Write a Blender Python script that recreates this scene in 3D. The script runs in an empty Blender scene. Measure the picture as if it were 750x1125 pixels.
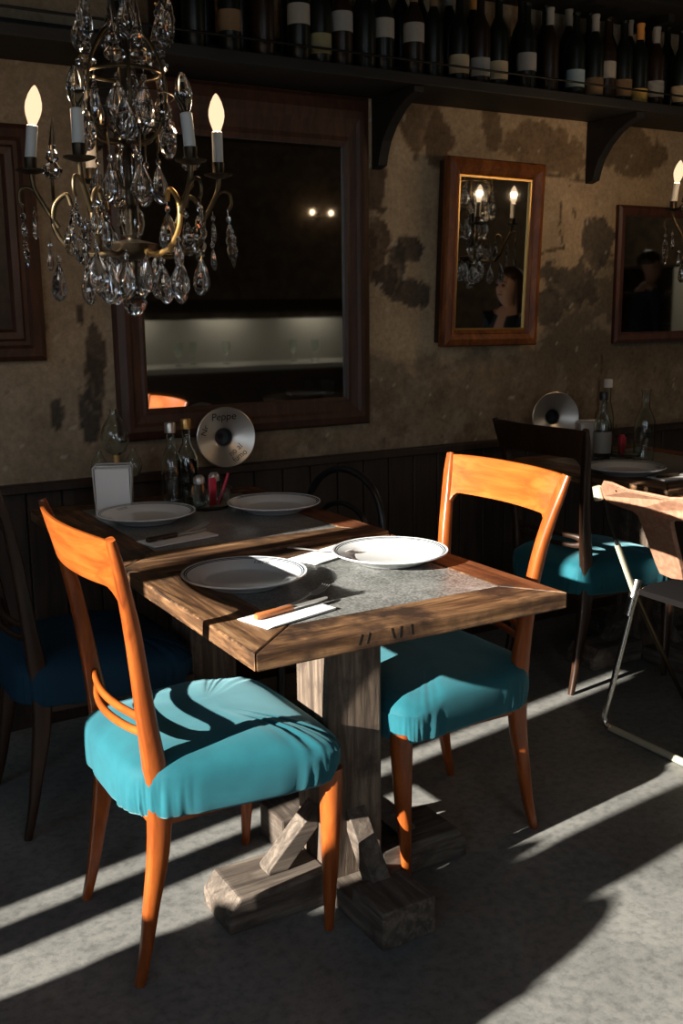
import bpy, bmesh, math, random
from mathutils import Vector, Matrix, noise
random.seed(7)
PI = math.pi
sc = bpy.context.scene
col = sc.collection

# ------------------------------------------------------------------ mesh builder
class MB:
    def __init__(s):
        s.v, s.f, s.m = [], [], []
    def add(s, vs, fs, mi=0):
        o = len(s.v)
        s.v += [tuple(v) for v in vs]
        s.f += [tuple(i + o for i in f) for f in fs]
        s.m += [mi] * len(fs)
        return s
    def box(s, c, d, rz=0, mi=0, M=None, taper=None):
        hx, hy, hz = d[0] / 2, d[1] / 2, d[2] / 2
        vs = []
        for z in (-1, 1):
            for x, y in ((-1, -1), (1, -1), (1, 1), (-1, 1)):
                k = 1 if (taper is None or z < 0) else taper
                vs.append(Vector((x * hx * k, y * hy * k, z * hz)))
        R = M if M is not None else Matrix.Rotation(rz, 3, 'Z')
        vs = [R @ v + Vector(c) for v in vs]
        return s.add(vs, [(0, 3, 2, 1), (4, 5, 6, 7), (0, 1, 5, 4), (1, 2, 6, 5), (2, 3, 7, 6), (3, 0, 4, 7)], mi)
    def span(s, a, b, mi=0):
        return s.box([(a[i] + b[i]) / 2 for i in range(3)], [abs(b[i] - a[i]) for i in range(3)], mi=mi)
    def tube(s, pts, rad, n=10, closed=False, cap=True, mi=0, up=None, sq=None):
        """rad: float / list of float / list of (rx, ry); sq: superellipse exponent"""
        P = [Vector(p) for p in pts]
        L = len(P)
        rings = []
        prev = None
        for i, p in enumerate(P):
            if closed:
                t = P[(i + 1) % L] - P[i - 1]
            else:
                t = P[min(i + 1, L - 1)] - P[max(i - 1, 0)]
            t.normalize()
            if up is not None:
                a = Vector(up) - t * t.dot(Vector(up))
            elif prev is None:
                r = Vector((0, 0, 1)) if abs(t.z) < .9 else Vector((1, 0, 0))
                a = r - t * t.dot(r)
            else:
                a = prev - t * t.dot(prev)
            a.normalize()
            prev = a
            b = t.cross(a)
            r = rad[i] if isinstance(rad, (list, tuple)) else rad
            ra, rb = (r if isinstance(r, (list, tuple)) else (r, r))
            ring = []
            for k in range(n):
                th = 2 * PI * (k + .5) / n
                c, d = math.cos(th), math.sin(th)
                if sq:
                    c = math.copysign(abs(c) ** sq, c)
                    d = math.copysign(abs(d) ** sq, d)
                ring.append(p + a * (c * ra) + b * (d * rb))
            rings.append(ring)
        vs = [v for r in rings for v in r]
        fs = []
        for i in range(L if closed else L - 1):
            for k in range(n):
                j = (i + 1) % L
                fs.append((i * n + k, i * n + (k + 1) % n, j * n + (k + 1) % n, j * n + k))
        if cap and not closed:
            fs.append(tuple(range(n - 1, -1, -1)))
            fs.append(tuple((L - 1) * n + k for k in range(n)))
        return s.add(vs, fs, mi)
    def lathe(s, prof, n=24, c=(0, 0, 0), M=None, mi=0, sy=1):
        vs, fs = [], []
        for r, z in prof:
            for k in range(n):
                a = 2 * PI * k / n
                v = Vector((r * math.cos(a), r * sy * math.sin(a), z))
                if M is not None:
                    v = M @ v
                vs.append(v + Vector(c))
        m = len(prof)
        for i in range(m - 1):
            for k in range(n):
                fs.append((i * n + k, i * n + (k + 1) % n, (i + 1) * n + (k + 1) % n, (i + 1) * n + k))
        return s.add(vs, fs, mi)
    def prism(s, poly, d, M=None, c=(0, 0, 0), mi=0):
        """poly in local xz plane, extruded +-d/2 along local y"""
        n = len(poly)
        vs = [Vector((x, -d / 2, z)) for x, z in poly] + [Vector((x, d / 2, z)) for x, z in poly]
        if M is not None:
            vs = [M @ v for v in vs]
        vs = [v + Vector(c) for v in vs]
        fs = [tuple(range(n)), tuple(range(2 * n - 1, n - 1, -1))]
        fs += [(i, i + n, (i + 1) % n + n, (i + 1) % n) for i in range(n)]
        return s.add(vs, fs, mi)
    def build(s, name, mat, parent=None, smooth=None, bevel=0, seg=2, sub=0, weld=True):
        me = bpy.data.meshes.new(name)
        me.from_pydata(s.v, [], s.f)
        mats = mat if isinstance(mat, (list, tuple)) else [mat]
        for q in mats:
            me.materials.append(q)
        for p, mi in zip(me.polygons, s.m):
            p.material_index = mi
        bm = bmesh.new()
        bm.from_mesh(me)
        if weld:
            bmesh.ops.remove_doubles(bm, verts=bm.verts, dist=1e-6)
        bmesh.ops.dissolve_degenerate(bm, edges=bm.edges, dist=1e-7)
        bmesh.ops.recalc_face_normals(bm, faces=bm.faces)
        if bevel:
            es = [e for e in bm.edges if len(e.link_faces) == 2 and e.calc_face_angle(0) > .5]
            bmesh.ops.bevel(bm, geom=es, offset=bevel, segments=seg, profile=.6, affect='EDGES', clamp_overlap=True)
        if sub:
            bmesh.ops.subdivide_edges(bm, edges=bm.edges, cuts=sub, use_grid_fill=True)
        bm.to_mesh(me)
        bm.free()
        if smooth:
            for p in me.polygons:
                p.use_smooth = True
            me.set_sharp_from_angle(angle=math.radians(smooth))
        o = bpy.data.objects.new(name, me)
        col.objects.link(o)
        if parent is not None:
            o.parent = parent
        return o

def tag(o, label=None, cat=None, group=None, kind=None):
    if label: o['label'] = label
    if cat: o['category'] = cat
    if group: o['group'] = group
    if kind: o['kind'] = kind
    return o
def empty(name, loc, label, cat, group=None, rz=0):
    o = bpy.data.objects.new(name, None)
    o.empty_display_size = .1
    o.location = loc
    o.rotation_euler = (0, 0, rz)
    col.objects.link(o)
    return tag(o, label, cat, group)
def copy_tree(o, parent=None, loc=None, rz=None, label=None, group=None):
    c = o.copy()
    col.objects.link(c)
    if parent is not None: c.parent = parent
    if loc is not None: c.location = loc
    if rz is not None: c.rotation_euler = (0, 0, rz)
    if label: c['label'] = label
    if group: c['group'] = group
    for ch in list(o.children):
        copy_tree(ch, c)
    return c
def spline(pts, n=6):
    P = [Vector(p) for p in pts]
    out = []
    for i in range(len(P) - 1):
        p0, p1, p2, p3 = P[max(i - 1, 0)], P[i], P[i + 1], P[min(i + 2, len(P) - 1)]
        for k in range(n):
            t = k / n
            out.append(.5 * ((2 * p1) + (p2 - p0) * t + (2 * p0 - 5 * p1 + 4 * p2 - p3) * t * t + (3 * p1 - p0 - 3 * p2 + p3) * t ** 3))
    out.append(P[-1])
    return out
def sm(a, b, x):
    t = min(1, max(0, (x - a) / (b - a)))
    return t * t * (3 - 2 * t)

# ------------------------------------------------------------------ materials
def mat(name):
    m = bpy.data.materials.new(name)
    m.use_nodes = True
    nt = m.node_tree
    return m, nt, nt.nodes['Principled BSDF']
def pbr(name, c, rough=.5, metal=0, spec=.5, **kw):
    m, nt, b = mat(name)
    b.inputs['Base Color'].default_value = (*c, 1)
    b.inputs['Roughness'].default_value = rough
    b.inputs['Metallic'].default_value = metal
    b.inputs['Specular IOR Level'].default_value = spec
    for k, v in kw.items():
        b.inputs[k.replace('_', ' ')].default_value = v
    return m
def ramp(nt, stops, src=None):
    r = nt.nodes.new('ShaderNodeValToRGB')
    el = r.color_ramp.elements
    while len(el) < len(stops): el.new(.5)
    for e, (p, c) in zip(el, stops):
        e.position = p
        e.color = (*c, 1) if len(c) == 3 else c
    if src is not None: nt.links.new(src, r.inputs[0])
    return r
def coords(nt, scale=(1, 1, 1), rot=(0, 0, 0)):
    tc = nt.nodes.new('ShaderNodeTexCoord')
    mp = nt.nodes.new('ShaderNodeMapping')
    mp.inputs['Scale'].default_value = scale
    mp.inputs['Rotation'].default_value = rot
    nt.links.new(tc.outputs['Object'], mp.inputs[0])
    return mp.outputs[0]
def tex_noise(nt, vec, scale=5, detail=6, rough=.6, dist=0):
    n = nt.nodes.new('ShaderNodeTexNoise')
    n.inputs['Scale'].default_value = scale
    n.inputs['Detail'].default_value = detail
    n.inputs['Roughness'].default_value = rough
    n.inputs['Distortion'].default_value = dist
    nt.links.new(vec, n.inputs['Vector'])
    return n.outputs['Fac']
def bump(nt, b, h, strength=.3, dist=.01):
    n = nt.nodes.new('ShaderNodeBump')
    n.inputs['Strength'].default_value = strength
    n.inputs['Distance'].default_value = dist
    nt.links.new(h, n.inputs['Height'])
    nt.links.new(n.outputs[0], b.inputs['Normal'])
def mixc(nt, f, a, b, mode='MIX'):
    n = nt.nodes.new('ShaderNodeMix')
    n.data_type = 'RGBA'
    n.blend_type = mode
    for sck, x in ((n.inputs[0], f), (n.inputs[6], a), (n.inputs[7], b)):
        if hasattr(x, 'links'): nt.links.new(x, sck)
        elif isinstance(x, (int, float)): sck.default_value = x
        else: sck.default_value = (*x, 1)
    return n.outputs[2]
def wood(name, stops, scale, rough=.5, bmp=.15, nscale=4, rot=(0, 0, 0), spots=None, spec=.4):
    m, nt, b = mat(name)
    v = coords(nt, scale, rot)
    f = tex_noise(nt, v, nscale, 8, .65, .6)
    r = ramp(nt, stops, f)
    c = r.outputs[0]
    if spots:
        f2 = tex_noise(nt, coords(nt), spots[0], 5, .6)
        r2 = ramp(nt, [(spots[1], (0, 0, 0)), (spots[2], (1, 1, 1))], f2)
        c = mixc(nt, r2.outputs[0], c, spots[3])
    nt.links.new(c, b.inputs['Base Color'])
    b.inputs['Roughness'].default_value = rough
    b.inputs['Specular IOR Level'].default_value = spec
    bump(nt, b, f, bmp, .004)
    return m

M = {}
M['chair_wood'] = wood('varnished_orange_wood', [(.3, (.12, .024, .005)), (.5, (.26, .058, .010)), (.72, (.36, .092, .016))], (6, 6, 1.2), .32, .05, 5)
M['chair_rail'] = wood('varnished_rail_wood', [(.3, (.19, .042, .008)), (.5, (.31, .070, .011)), (.72, (.41, .110, .020))], (8, 1.0, 8), .3, .04, 5)
TS = [(.30, (.012, .006, .003)), (.44, (.07, .032, .013)), (.58, (.19, .098, .044)), (.72, (.36, .22, .115))]
M['plank_x'] = wood('weathered_plank', TS, (1.2, 14, 14), .55, .6, 3, spots=(7, .48, .62, (.028, .014, .008)))
M['plank_y'] = wood('weathered_plank_cross', TS, (14, 1.2, 14), .55, .6, 3, spots=(6, .50, .64, (.03, .015, .008)))
M['plank_red'] = wood('reddish_plank', [(.28, (.03, .010, .004)), (.5, (.13, .040, .014)), (.75, (.24, .09, .035))], (14, 1.2, 14), .5, .4, 3, spots=(7, .52, .66, (.035, .014, .007)))
M['post'] = wood('grey_weathered_post', [(.28, (.03, .02, .014)), (.48, (.10, .07, .05)), (.7, (.24, .18, .13))], (14, 14, 1.2), .75, .6, 3, spots=(9, .52, .68, (.045, .03, .022)))
M['beam_y'] = wood('grey_weathered_beam_cross', [(.28, (.03, .022, .017)), (.48, (.085, .066, .052)), (.7, (.2, .16, .125))], (14, 1.4, 14), .8, .6, 3, spots=(9, .5, .66, (.05, .035, .026)))
M['beam'] = wood('grey_weathered_beam', [(.28, (.03, .022, .017)), (.48, (.09, .07, .055)), (.7, (.2, .16, .125))], (1.4, 14, 14), .8, .6, 3, spots=(9, .5, .66, (.05, .035, .026)))
M['dark_wood'] = wood('dark_stained_wood', [(.3, (.010, .006, .004)), (.7, (.04, .022, .013))], (9, 1.5, 9), .45, .1)
M['mirror_wood'] = wood('dark_walnut_frame', [(.3, (.022, .009, .005)), (.7, (.075, .03, .016))], (8, 8, 1.5), .5, .15)
M['red_wood'] = wood('mahogany_frame', [(.3, (.035, .012, .008)), (.7, (.10, .035, .022))], (8, 8, 1.5), .5, .15)
M['gold_wood'] = wood('gilt_copper_frame', [(.3, (.07, .018, .004)), (.55, (.20, .062, .014)), (.75, (.34, .13, .035))], (6, 6, 1.5), .4, .2, 5)
M['wainscot'] = wood('wainscot_boards', [(.3, (.010, .006, .004)), (.7, (.042, .023, .014))], (12, 12, 1.0), .55, .2)
M['black_wood'] = pbr('black_bentwood', (.012, .010, .010), .35)
M['black_shelf'] = wood('blackened_shelf', [(.3, (.004, .004, .004)), (.7, (.014, .013, .012))], (1.5, 9, 9), .6, .2)
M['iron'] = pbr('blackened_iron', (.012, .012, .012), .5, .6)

def slate_mat():
    m, nt, b = mat('grey_stone_inset')
    v = coords(nt)
    f = tex_noise(nt, v, 14, 8, .7, .4)
    r = ramp(nt, [(.3, (.06, .064, .06)), (.52, (.15, .153, .145)), (.72, (.30, .295, .28))], f)
    f2 = tex_noise(nt, v, 160, 2, .5)
    c = mixc(nt, .35, r.outputs[0], ramp(nt, [(.4, (.02, .02, .02)), (.62, (.42, .42, .40))], f2).outputs[0])
    nt.links.new(c, b.inputs['Base Color'])
    b.inputs['Roughness'].default_value = .30
    bump(nt, b, f2, .12, .002)
    return m
M['slate'] = slate_mat()
def fabric_mat():
    m, nt, b = mat('teal_upholstery')
    v = coords(nt)
    f = tex_noise(nt, v, 9, 5, .6)
    r = ramp(nt, [(.3, (.004, .070, .092)), (.7, (.007, .105, .132))], f)
    nt.links.new(r.outputs[0], b.inputs['Base Color'])
    b.inputs['Roughness'].default_value = .75
    b.inputs['Specular IOR Level'].default_value = .25
    b.inputs['Sheen Weight'].default_value = .25
    b.inputs['Sheen Tint'].default_value = (.5, .9, 1, 1)
    w = tex_noise(nt, v, 380, 2, .5)
    bump(nt, b, w, .15, .001)
    return m
M['teal'] = fabric_mat()
def leather_mat():
    m, nt, b = mat('tan_leatherette')
    v = coords(nt)
    f = tex_noise(nt, v, 60, 4, .6)
    r = ramp(nt, [(.3, (.20, .095, .055)), (.7, (.34, .175, .11))], f)
    nt.links.new(r.outputs[0], b.inputs['Base Color'])
    b.inputs['Roughness'].default_value = .55
    bump(nt, b, f, .2, .002)
    return m
M['leather'] = leather_mat()
def ceramic_mat():
    m, nt, b = mat('white_plate_glaze')
    tc = nt.nodes.new('ShaderNodeTexCoord')
    sx = nt.nodes.new('ShaderNodeVectorMath'); sx.operation = 'MULTIPLY'
    sx.inputs[1].default_value = (1, 1, 0)
    nt.links.new(tc.outputs['Object'], sx.inputs[0])
    ln = nt.nodes.new('ShaderNodeVectorMath'); ln.operation = 'LENGTH'
    nt.links.new(sx.outputs[0], ln.inputs[0])
    d = nt.nodes.new('ShaderNodeMath'); d.operation = 'DIVIDE'; d.inputs[1].default_value = .15
    nt.links.new(ln.outputs['Value'], d.inputs[0])
    W, B = (.62, .63, .63), (.02, .04, .07)
    r = ramp(nt, [(0, W), (.868, B), (.884, W), (.898, B), (.915, W)], d.outputs[0])
    r.color_ramp.interpolation = 'CONSTANT'
    nt.links.new(r.outputs[0], b.inputs['Base Color'])
    b.inputs['Roughness'].default_value = .16
    return m
M['ceramic'] = ceramic_mat()
M['ink'] = pbr('dark_blue_ink', (.02, .035, .06), .4)
M['black_ink'] = pbr('black_ink', (.012, .01, .01), .6)
M['napkin'] = pbr('white_paper_napkin', (.72, .71, .69), .9, spec=.1)
M['steel'] = pbr('worn_steel', (.55, .54, .52), .3, .65)
M['knife_wood'] = pbr('orange_handle', (.42, .14, .045), .45)
M['tin'] = pbr('dull_tin', (.55, .51, .46), .36, .9)
M['chrome'] = pbr('worn_chrome', (.62, .58, .5), .25, 1)
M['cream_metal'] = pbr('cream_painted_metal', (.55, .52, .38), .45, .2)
M['brass'] = pbr('aged_brass', (.10, .072, .038), .38, .9)
M['dark_brass'] = pbr('dark_bronze', (.045, .033, .02), .4, .85)
M['gilt'] = pbr('gilt_brass', (.5, .3, .1), .35, .9)
M['candle'] = pbr('candle_sleeve_white', (.62, .6, .56), .5)
M['amber'] = pbr('amber_candle', (.42, .25, .06), .4)
M['red'] = pbr('red_plastic', (.5, .02, .05), .4)
M['dark_leather'] = pbr('dark_brown_leatherette', (.005, .004, .004), .85, spec=.08)
M['black_cap'] = pbr('black_cap', (.02, .02, .02), .3)
def glass_mat(name, c=(1, 1, 1), rough=.0, ior=1.5):
    m = bpy.data.materials.new(name)
    m.use_nodes = True
    nt = m.node_tree
    nt.nodes.remove(nt.nodes['Principled BSDF'])
    g = nt.nodes.new('ShaderNodeBsdfGlass')
    g.inputs['Color'].default_value = (*c, 1)
    g.inputs['Roughness'].default_value = rough
    g.inputs['IOR'].default_value = ior
    nt.links.new(g.outputs[0], nt.nodes['Material Output'].inputs[0])
    return m
M['crystal'] = glass_mat('cut_crystal', (1, 1, 1), .03, 1.62)
M['glass'] = glass_mat('clear_glass', (.95, .98, .97), .02, 1.45)
M['bottle_dark'] = pbr('dark_bottle_glass', (.005, .007, .005), .35, spec=.25)
M['bottle_brown'] = pbr('brown_bottle_glass', (.016, .009, .005), .35, spec=.25)
M['liquid_dark'] = pbr('dark_vinegar', (.02, .012, .008), .15)
def bulb_mat(name, c, e, tr):
    m = bpy.data.materials.new(name)
    m.use_nodes = True
    nt = m.node_tree
    b = nt.nodes['Principled BSDF']
    b.inputs['Base Color'].default_value = (.0, .0, .0, 1)
    b.inputs['Specular IOR Level'].default_value = .0
    b.inputs['Roughness'].default_value = .6
    b.inputs['Emission Color'].default_value = (*c, 1)
    b.inputs['Emission Strength'].default_value = e
    t = nt.nodes.new('ShaderNodeBsdfTransparent')
    x = nt.nodes.new('ShaderNodeMixShader')
    x.inputs[0].default_value = tr
    nt.links.new(b.outputs[0], x.inputs[1])
    nt.links.new(t.outputs[0], x.inputs[2])
    nt.links.new(x.outputs[0], nt.nodes['Material Output'].inputs[0])
    return m
M['bulb_on'] = bulb_mat('lit_bulb', (1, .68, .42), 1.35, .15)
M['bulb_amber'] = bulb_mat('lit_bulb_amber', (1, .55, .2), 1.0, .3)
M['bulb_off'] = bulb_mat('unlit_bulb', (1, .8, .6), 0.02, .55)
M['mirror'] = pbr('aged_mirror', (.62, .64, .63), .03, 1)
LBL = {'white': (.27, .255, .225), 'grey': (.24, .24, .23), 'cream': (.38, .31, .2), 'brown': (.16, .10, .05), 'orange': (.5, .22, .05), 'blue': (.25, .34, .38), 'yellow': (.42, .28, .07), 'olive': (.2, .19, .10)}
for k, c in LBL.items():
    M['lab_' + k] = pbr(k + '_paper', c, .8)

# ------------------------------------------------------------------ camera
F_, YAW, PIT, ROL, CH = 1124.505, .531378, .198658, -.010583, 1.370089
fw = Vector((math.sin(YAW) * math.cos(PIT), math.cos(YAW) * math.cos(PIT), -math.sin(PIT)))
r0 = fw.cross(Vector((0, 0, 1))).normalized()
u0 = r0.cross(fw)
rr = math.cos(ROL) * r0 + math.sin(ROL) * u0
uu = -math.sin(ROL) * r0 + math.cos(ROL) * u0
cam = bpy.data.cameras.new('camera')
co = bpy.data.objects.new('camera', cam)
col.objects.link(co)
co.matrix_world = Matrix((( rr.x, uu.x, -fw.x, 0), (rr.y, uu.y, -fw.y, 0), (rr.z, uu.z, -fw.z, CH), (0, 0, 0, 1)))
cam.sensor_fit = 'VERTICAL'
cam.sensor_height = 36
cam.lens = F_ / 1125 * 36
cam.clip_start = .05
sc.camera = co

# ------------------------------------------------------------------ setting
X0, X1, Y0, YW, ZC = -1.9, 9.5, -2.9, 3.33, 2.95
def struct(o):
    o['kind'] = 'structure'
    return o
def floor_mat():
    m, nt, b = mat('worn_concrete_floor')
    v = coords(nt)
    f = tex_noise(nt, v, 2.2, 9, .68, .3)
    f2 = tex_noise(nt, v, 38, 6, .7)
    c1 = ramp(nt, [(.3, (.135, .135, .128)), (.5, (.190, .188, .177)), (.72, (.26, .253, .233))], f).outputs[0]
    c2 = ramp(nt, [(.35, (.55, .55, .55)), (.52, (1, 1, 1)), (.72, (1.25, 1.22, 1.15))], f2).outputs[0]
    c = mixc(nt, .75, c1, c2, 'MULTIPLY')
    vo = nt.nodes.new('ShaderNodeTexVoronoi')
    vo.inputs['Scale'].default_value = 7
    nt.links.new(v, vo.inputs['Vector'])
    ring = ramp(nt, [(.07, (0, 0, 0)), (.085, (1, 1, 1)), (.11, (1, 1, 1)), (.125, (0, 0, 0))], vo.outputs['Distance']).outputs[0]
    msk = ramp(nt, [(.56, (0, 0, 0)), (.62, (.35, .35, .35))], tex_noise(nt, v, 1.7, 2, .5)).outputs[0]
    rm = mixc(nt, 1.0, ring, msk, 'MULTIPLY')
    c = mixc(nt, rm, c, (.32, .30, .27))
    nt.links.new(c, b.inputs['Base Color'])
    rg = ramp(nt, [(.3, (.38, .38, .38)), (.7, (.62, .62, .62))], f)
    nt.links.new(rg.outputs[0], b.inputs['Roughness'])
    b.inputs['Specular IOR Level'].default_value = .35
    bump(nt, b, f2, .25, .004)
    return m
struct(MB().box(((X0 + X1) / 2, (Y0 + YW) / 2, -.05), (X1 - X0 + .6, YW - Y0 + .6, .1)).build('floor', floor_mat()))
M['ceil'] = wood('dark_ceiling_boards', [(.3, (.010, .009, .008)), (.7, (.03, .026, .022))], (1.5, 12, 12), .7, .2)
struct(MB().box(((X0 + X1) / 2, (Y0 + YW) / 2, ZC + .05), (X1 - X0 + .6, YW - Y0 + .6, .1)).build('ceiling', M['ceil']))
M['dim_plaster'] = wood('dim_brown_plaster', [(.3, (.06, .042, .028)), (.7, (.16, .115, .075))], (2, 2, 2), .9, .2)

# back wall: plaster with peeled patches painted per vertex
def n3(x, z, s, o=0, d=5):
    return noise.fractal(Vector((x * s, o, z * s)), 1.0, 2.0, d)
BLOBS = [  # cx, cz, rx, rz, colour, rough edge
    (2.275, 1.585, .065, .05, (.030, .024, .020), .35), (2.215, 1.50, .035, .09, (.033, .026, .021), .4), (2.25, 1.42, .09, .05, (.035, .028, .022), .5),
    (2.13, 1.62, .05, .06, (.045, .028, .018), .4), (2.11, 1.53, .04, .10, (.055, .034, .022), .45), (2.16, 1.46, .05, .05, (.040, .03, .022), .5),
    (2.125, 1.80, .06, .09, (.045, .03, .02), .4),
    (2.30, 2.06, .13, .13, (.075, .048, .028), .35), (2.40, 1.97, .07, .10, (.07, .045, .026), .35),
    (2.93, 1.98, .22, .10, (.105, .070, .040), .35), (2.66, 2.05, .05, .09, (.08, .055, .032), .4),
    (3.42, 2.02, .20, .11, (.085, .060, .036), .3), (3.25, 1.62, .09, .13, (.040, .034, .028), .4), (3.1, 1.46, .14, .09, (.045, .038, .03), .4), (2.98, 1.36, .10, .07, (.05, .042, .033), .4),
    (1.0, 1.02, .035, .10, (.022, .02, .018), .4), (.985, 1.35, .022, .05, (.03, .022, .016), .4), (.89, 1.045, .02, .055, (.028, .024, .02), .35), (1.02, 1.13, .03, .08, (.03, .025, .02), .45),
    (1.03, 1.25, .028, .12, (.04, .03, .022), .5), (.865, 1.31, .012, .03, (.035, .026, .02), .4),
]
def plaster_color(x, z):
    n1, n2, n4 = n3(x, z, 2.1), n3(x, z, 7.5, 3), n3(x, z, 30, 7, 3)
    base = Vector((.39, .285, .175)) * (1 + .20 * n1 + .14 * n2 + .10 * n4)
    lt = sm(.25, .6, n3(x, z, 4.2, 11))
    base = base.lerp(Vector((.34, .25, .16)), lt * .45)
    # the lower coat has come away
    edge = 1.17 + .42 * sm(2.75, 3.35, x) - .05 * sm(1.2, .8, x) + .10 * n2 + .05 * n3(x, z, 16, 5)
    low = sm(.05, -.05, z - edge)
    lowc = Vector((.15, .112, .075)) * (1 + .35 * n2 + .3 * n4)
    if x > 2.6: lowc = lowc.lerp(Vector((.072, .062, .046)), sm(2.75, 3.0, x) * sm(1.0, 1.2, z))
    fl = sm(.38, .55, n3(x, z, 9, 21))
    lowc = lowc.lerp(Vector((.25, .20, .14)), fl * .6)
    c = base.lerp(lowc, low * (.85 if x > 1.4 else .35))
    if x < 1.4: c = c.lerp(Vector((.20, .165, .12)) * (1 + .25 * n2 + .2 * n4), .6)
    w1 = n3(x, z, 7, 31) * .62 + n3(x, z, 19, 35, 3) * .30 + n3(x, z, 46, 33, 3) * .10
    for cx, cz, rx, rz, cc, rg in BLOBS:
        if abs(x - cx) < rx * 2 and abs(z - cz) < rz * 2:
            d = math.hypot((x - cx) / rx, (z - cz) / rz) + w1 * rg * 2.2
            k = sm(1.06, .92, d)
            rim = sm(.95, 1.05, d) * sm(1.35, 1.1, d)
            c = c.lerp(Vector((.40, .30, .19)), rim * .18)
            c = c.lerp(Vector(cc) * 1.5 * (1 + .3 * n4 + .2 * n2), k * .88)
    # hairline cracks and small chips
    for (ax, az, bx, bz) in ((3.03, 1.78, 3.02, 1.68), (3.02, 1.68, 3.05, 1.60), (2.96, 1.585, 3.05, 1.60), (2.90, 1.565, 2.95, 1.58), (2.87, 1.885, 3.18, 1.875), (3.29, 1.15, 3.27, .85), (3.10, 1.75, 3.11, 1.72)):
        t = max(0, min(1, ((x - ax) * (bx - ax) + (z - az) * (bz - az)) / ((bx - ax) ** 2 + (bz - az) ** 2)))
        d = math.hypot(x - ax - t * (bx - ax), z - az - t * (bz - az)) + .006 * n4
        c = c.lerp(Vector((.05, .033, .02)), sm(.009, .003, d) * .8)
    if n3(x, z, 22, 51, 2) > .8: c = c * .6
    if n3(x, z, 26, 61, 2) > .72: c = c.lerp(Vector((.45, .4, .32)), .6)
    return c
def back_wall():
    xs = [X0 - .1, -.6, 0, .4]
    x = .6
    while x < 4.1:
        xs.append(x); x += .0115
    xs += [4.4, 5, 6, 7, 8, X1 + .1]
    zs = [0, .4, .7]
    z = .78
    while z < 2.16:
        zs.append(z); z += .0115
    zs += [2.2, 2.3, 2.4, 2.5, 2.7, ZC]
    vs = [(x, YW, z) for z in zs for x in xs] + [(x, YW + .2, z) for z in (0, ZC) for x in (xs[0], xs[-1])]
    nx = len(xs)
    fs = [(j * nx + i, j * nx + i + 1, (j + 1) * nx + i + 1, (j + 1) * nx + i) for j in range(len(zs) - 1) for i in range(nx - 1)]
    k = len(xs) * len(zs)
    fs.append((k, k + 2, k + 3, k + 1))
    me = bpy.data.meshes.new('wall_back')
    me.from_pydata(vs, [], fs)
    ca = me.color_attributes.new('plaster', 'FLOAT_COLOR', 'POINT')
    for i, v in enumerate(vs):
        c = plaster_color(v[0], v[2])
        ca.data[i].color = (max(c.x, .003), max(c.y, .003), max(c.z, .003), 1)
    m, nt, b = mat('peeling_plaster')
    a = nt.nodes.new('ShaderNodeVertexColor'); a.layer_name = 'plaster'
    v = coords(nt)
    f = tex_noise(nt, v, 55, 5, .7)
    g = ramp(nt, [(.3, (.72, .72, .72)), (.7, (1.25, 1.25, 1.25))], f).outputs[0]
    nt.links.new(mixc(nt, .8, a.outputs[0], g, 'MULTIPLY'), b.inputs['Base Color'])
    b.inputs['Roughness'].default_value = .9
    b.inputs['Specular IOR Level'].default_value = .15
    bump(nt, b, f, .35, .006)
    me.materials.append(m)
    o = bpy.data.objects.new('wall_back', me)
    col.objects.link(o)
    struct(o)
back_wall()
# wainscot of dark boards with a cap rail
w = MB()
x = X0
while x < X1:
    w.box((x + .058, YW - .012, .40), (.112, .022, .78)); x += .116
w.box(((X0 + X1) / 2, YW - .004, .40), (X1 - X0, .006, .80))
w.box(((X0 + X1) / 2, YW - .018, .055), (X1 - X0, .036, .11))
w.box(((X0 + X1) / 2, YW - .022, .805), (X1 - X0, .044, .028))
struct(w.build('trim_1', M['wainscot'], bevel=.003, seg=1))
# left wall, pierced by the street windows (off to the left of the picture)
wl = MB()
T = .12
def wall_x(ya, yb, za, zb): wl.span((X0 - T, ya, za), (X0, yb, zb))
WIN = [(-2.2, -.7, .75, 2.5), (.30, 2.16, .35, 2.6)]
wall_x(Y0 - .2, -2.2, 0, ZC); wall_x(-.7, .30, 0, ZC); wall_x(2.16, YW + .2, 0, ZC)
for a, b_, zl, zh in WIN:
    wall_x(a, b_, 0, zl); wall_x(a, b_, zh, ZC)
struct(wl.build('wall_left', M['dim_plaster'], weld=False))
for i, (a, b_, zl, zh) in enumerate(WIN):
    f = MB()
    xm = X0 - T / 2
    for yy in (a + .02, b_ - .02) if i == 0 else (a + .02,): f.span((xm - .03, yy - .02, zl), (xm + .03, yy + .02, zh))
    f.span((xm - .03, a, zl), (xm + .03, b_, zl + .04)); f.span((xm - .03, a, zh - .04), (xm + .03, b_, zh))
    if i == 1:
        LN = lambda y, z: y + .065 * (z - .875)
        f.span((xm - .02, 1.86, 2.27), (xm + .02, 2.16, zh))  # unseen board added over the far pane to keep sun off a chair rail
        for ya, yb in ((1.762, 1.868), (1.942, 2.20)):  # leaning mullion and added side board, shaped to set the sun patches
            pl = [(LN(ya, zl), zl), (LN(yb, zl), zl), (LN(yb, zh), zh), (LN(ya, zh), zh)]
            f.add([(xm - .02, y, z) for y, z in pl] + [(xm + .02, y, z) for y, z in pl], [(0, 1, 2, 3), (7, 6, 5, 4)] + [(k, k + 4, (k + 1) % 4 + 4, (k + 1) % 4) for k in range(4)])
    else: f.span((xm - .02, -1.49, zl), (xm + .02, -1.43, zh))
    struct(f.build('window_%d' % (i + 1), M['dark_wood'], weld=False))
struct(MB().span((X1, Y0 - .2, 0), (X1 + .12, YW + .2, ZC)).build('wall_right', M['dim_plaster']))
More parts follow.
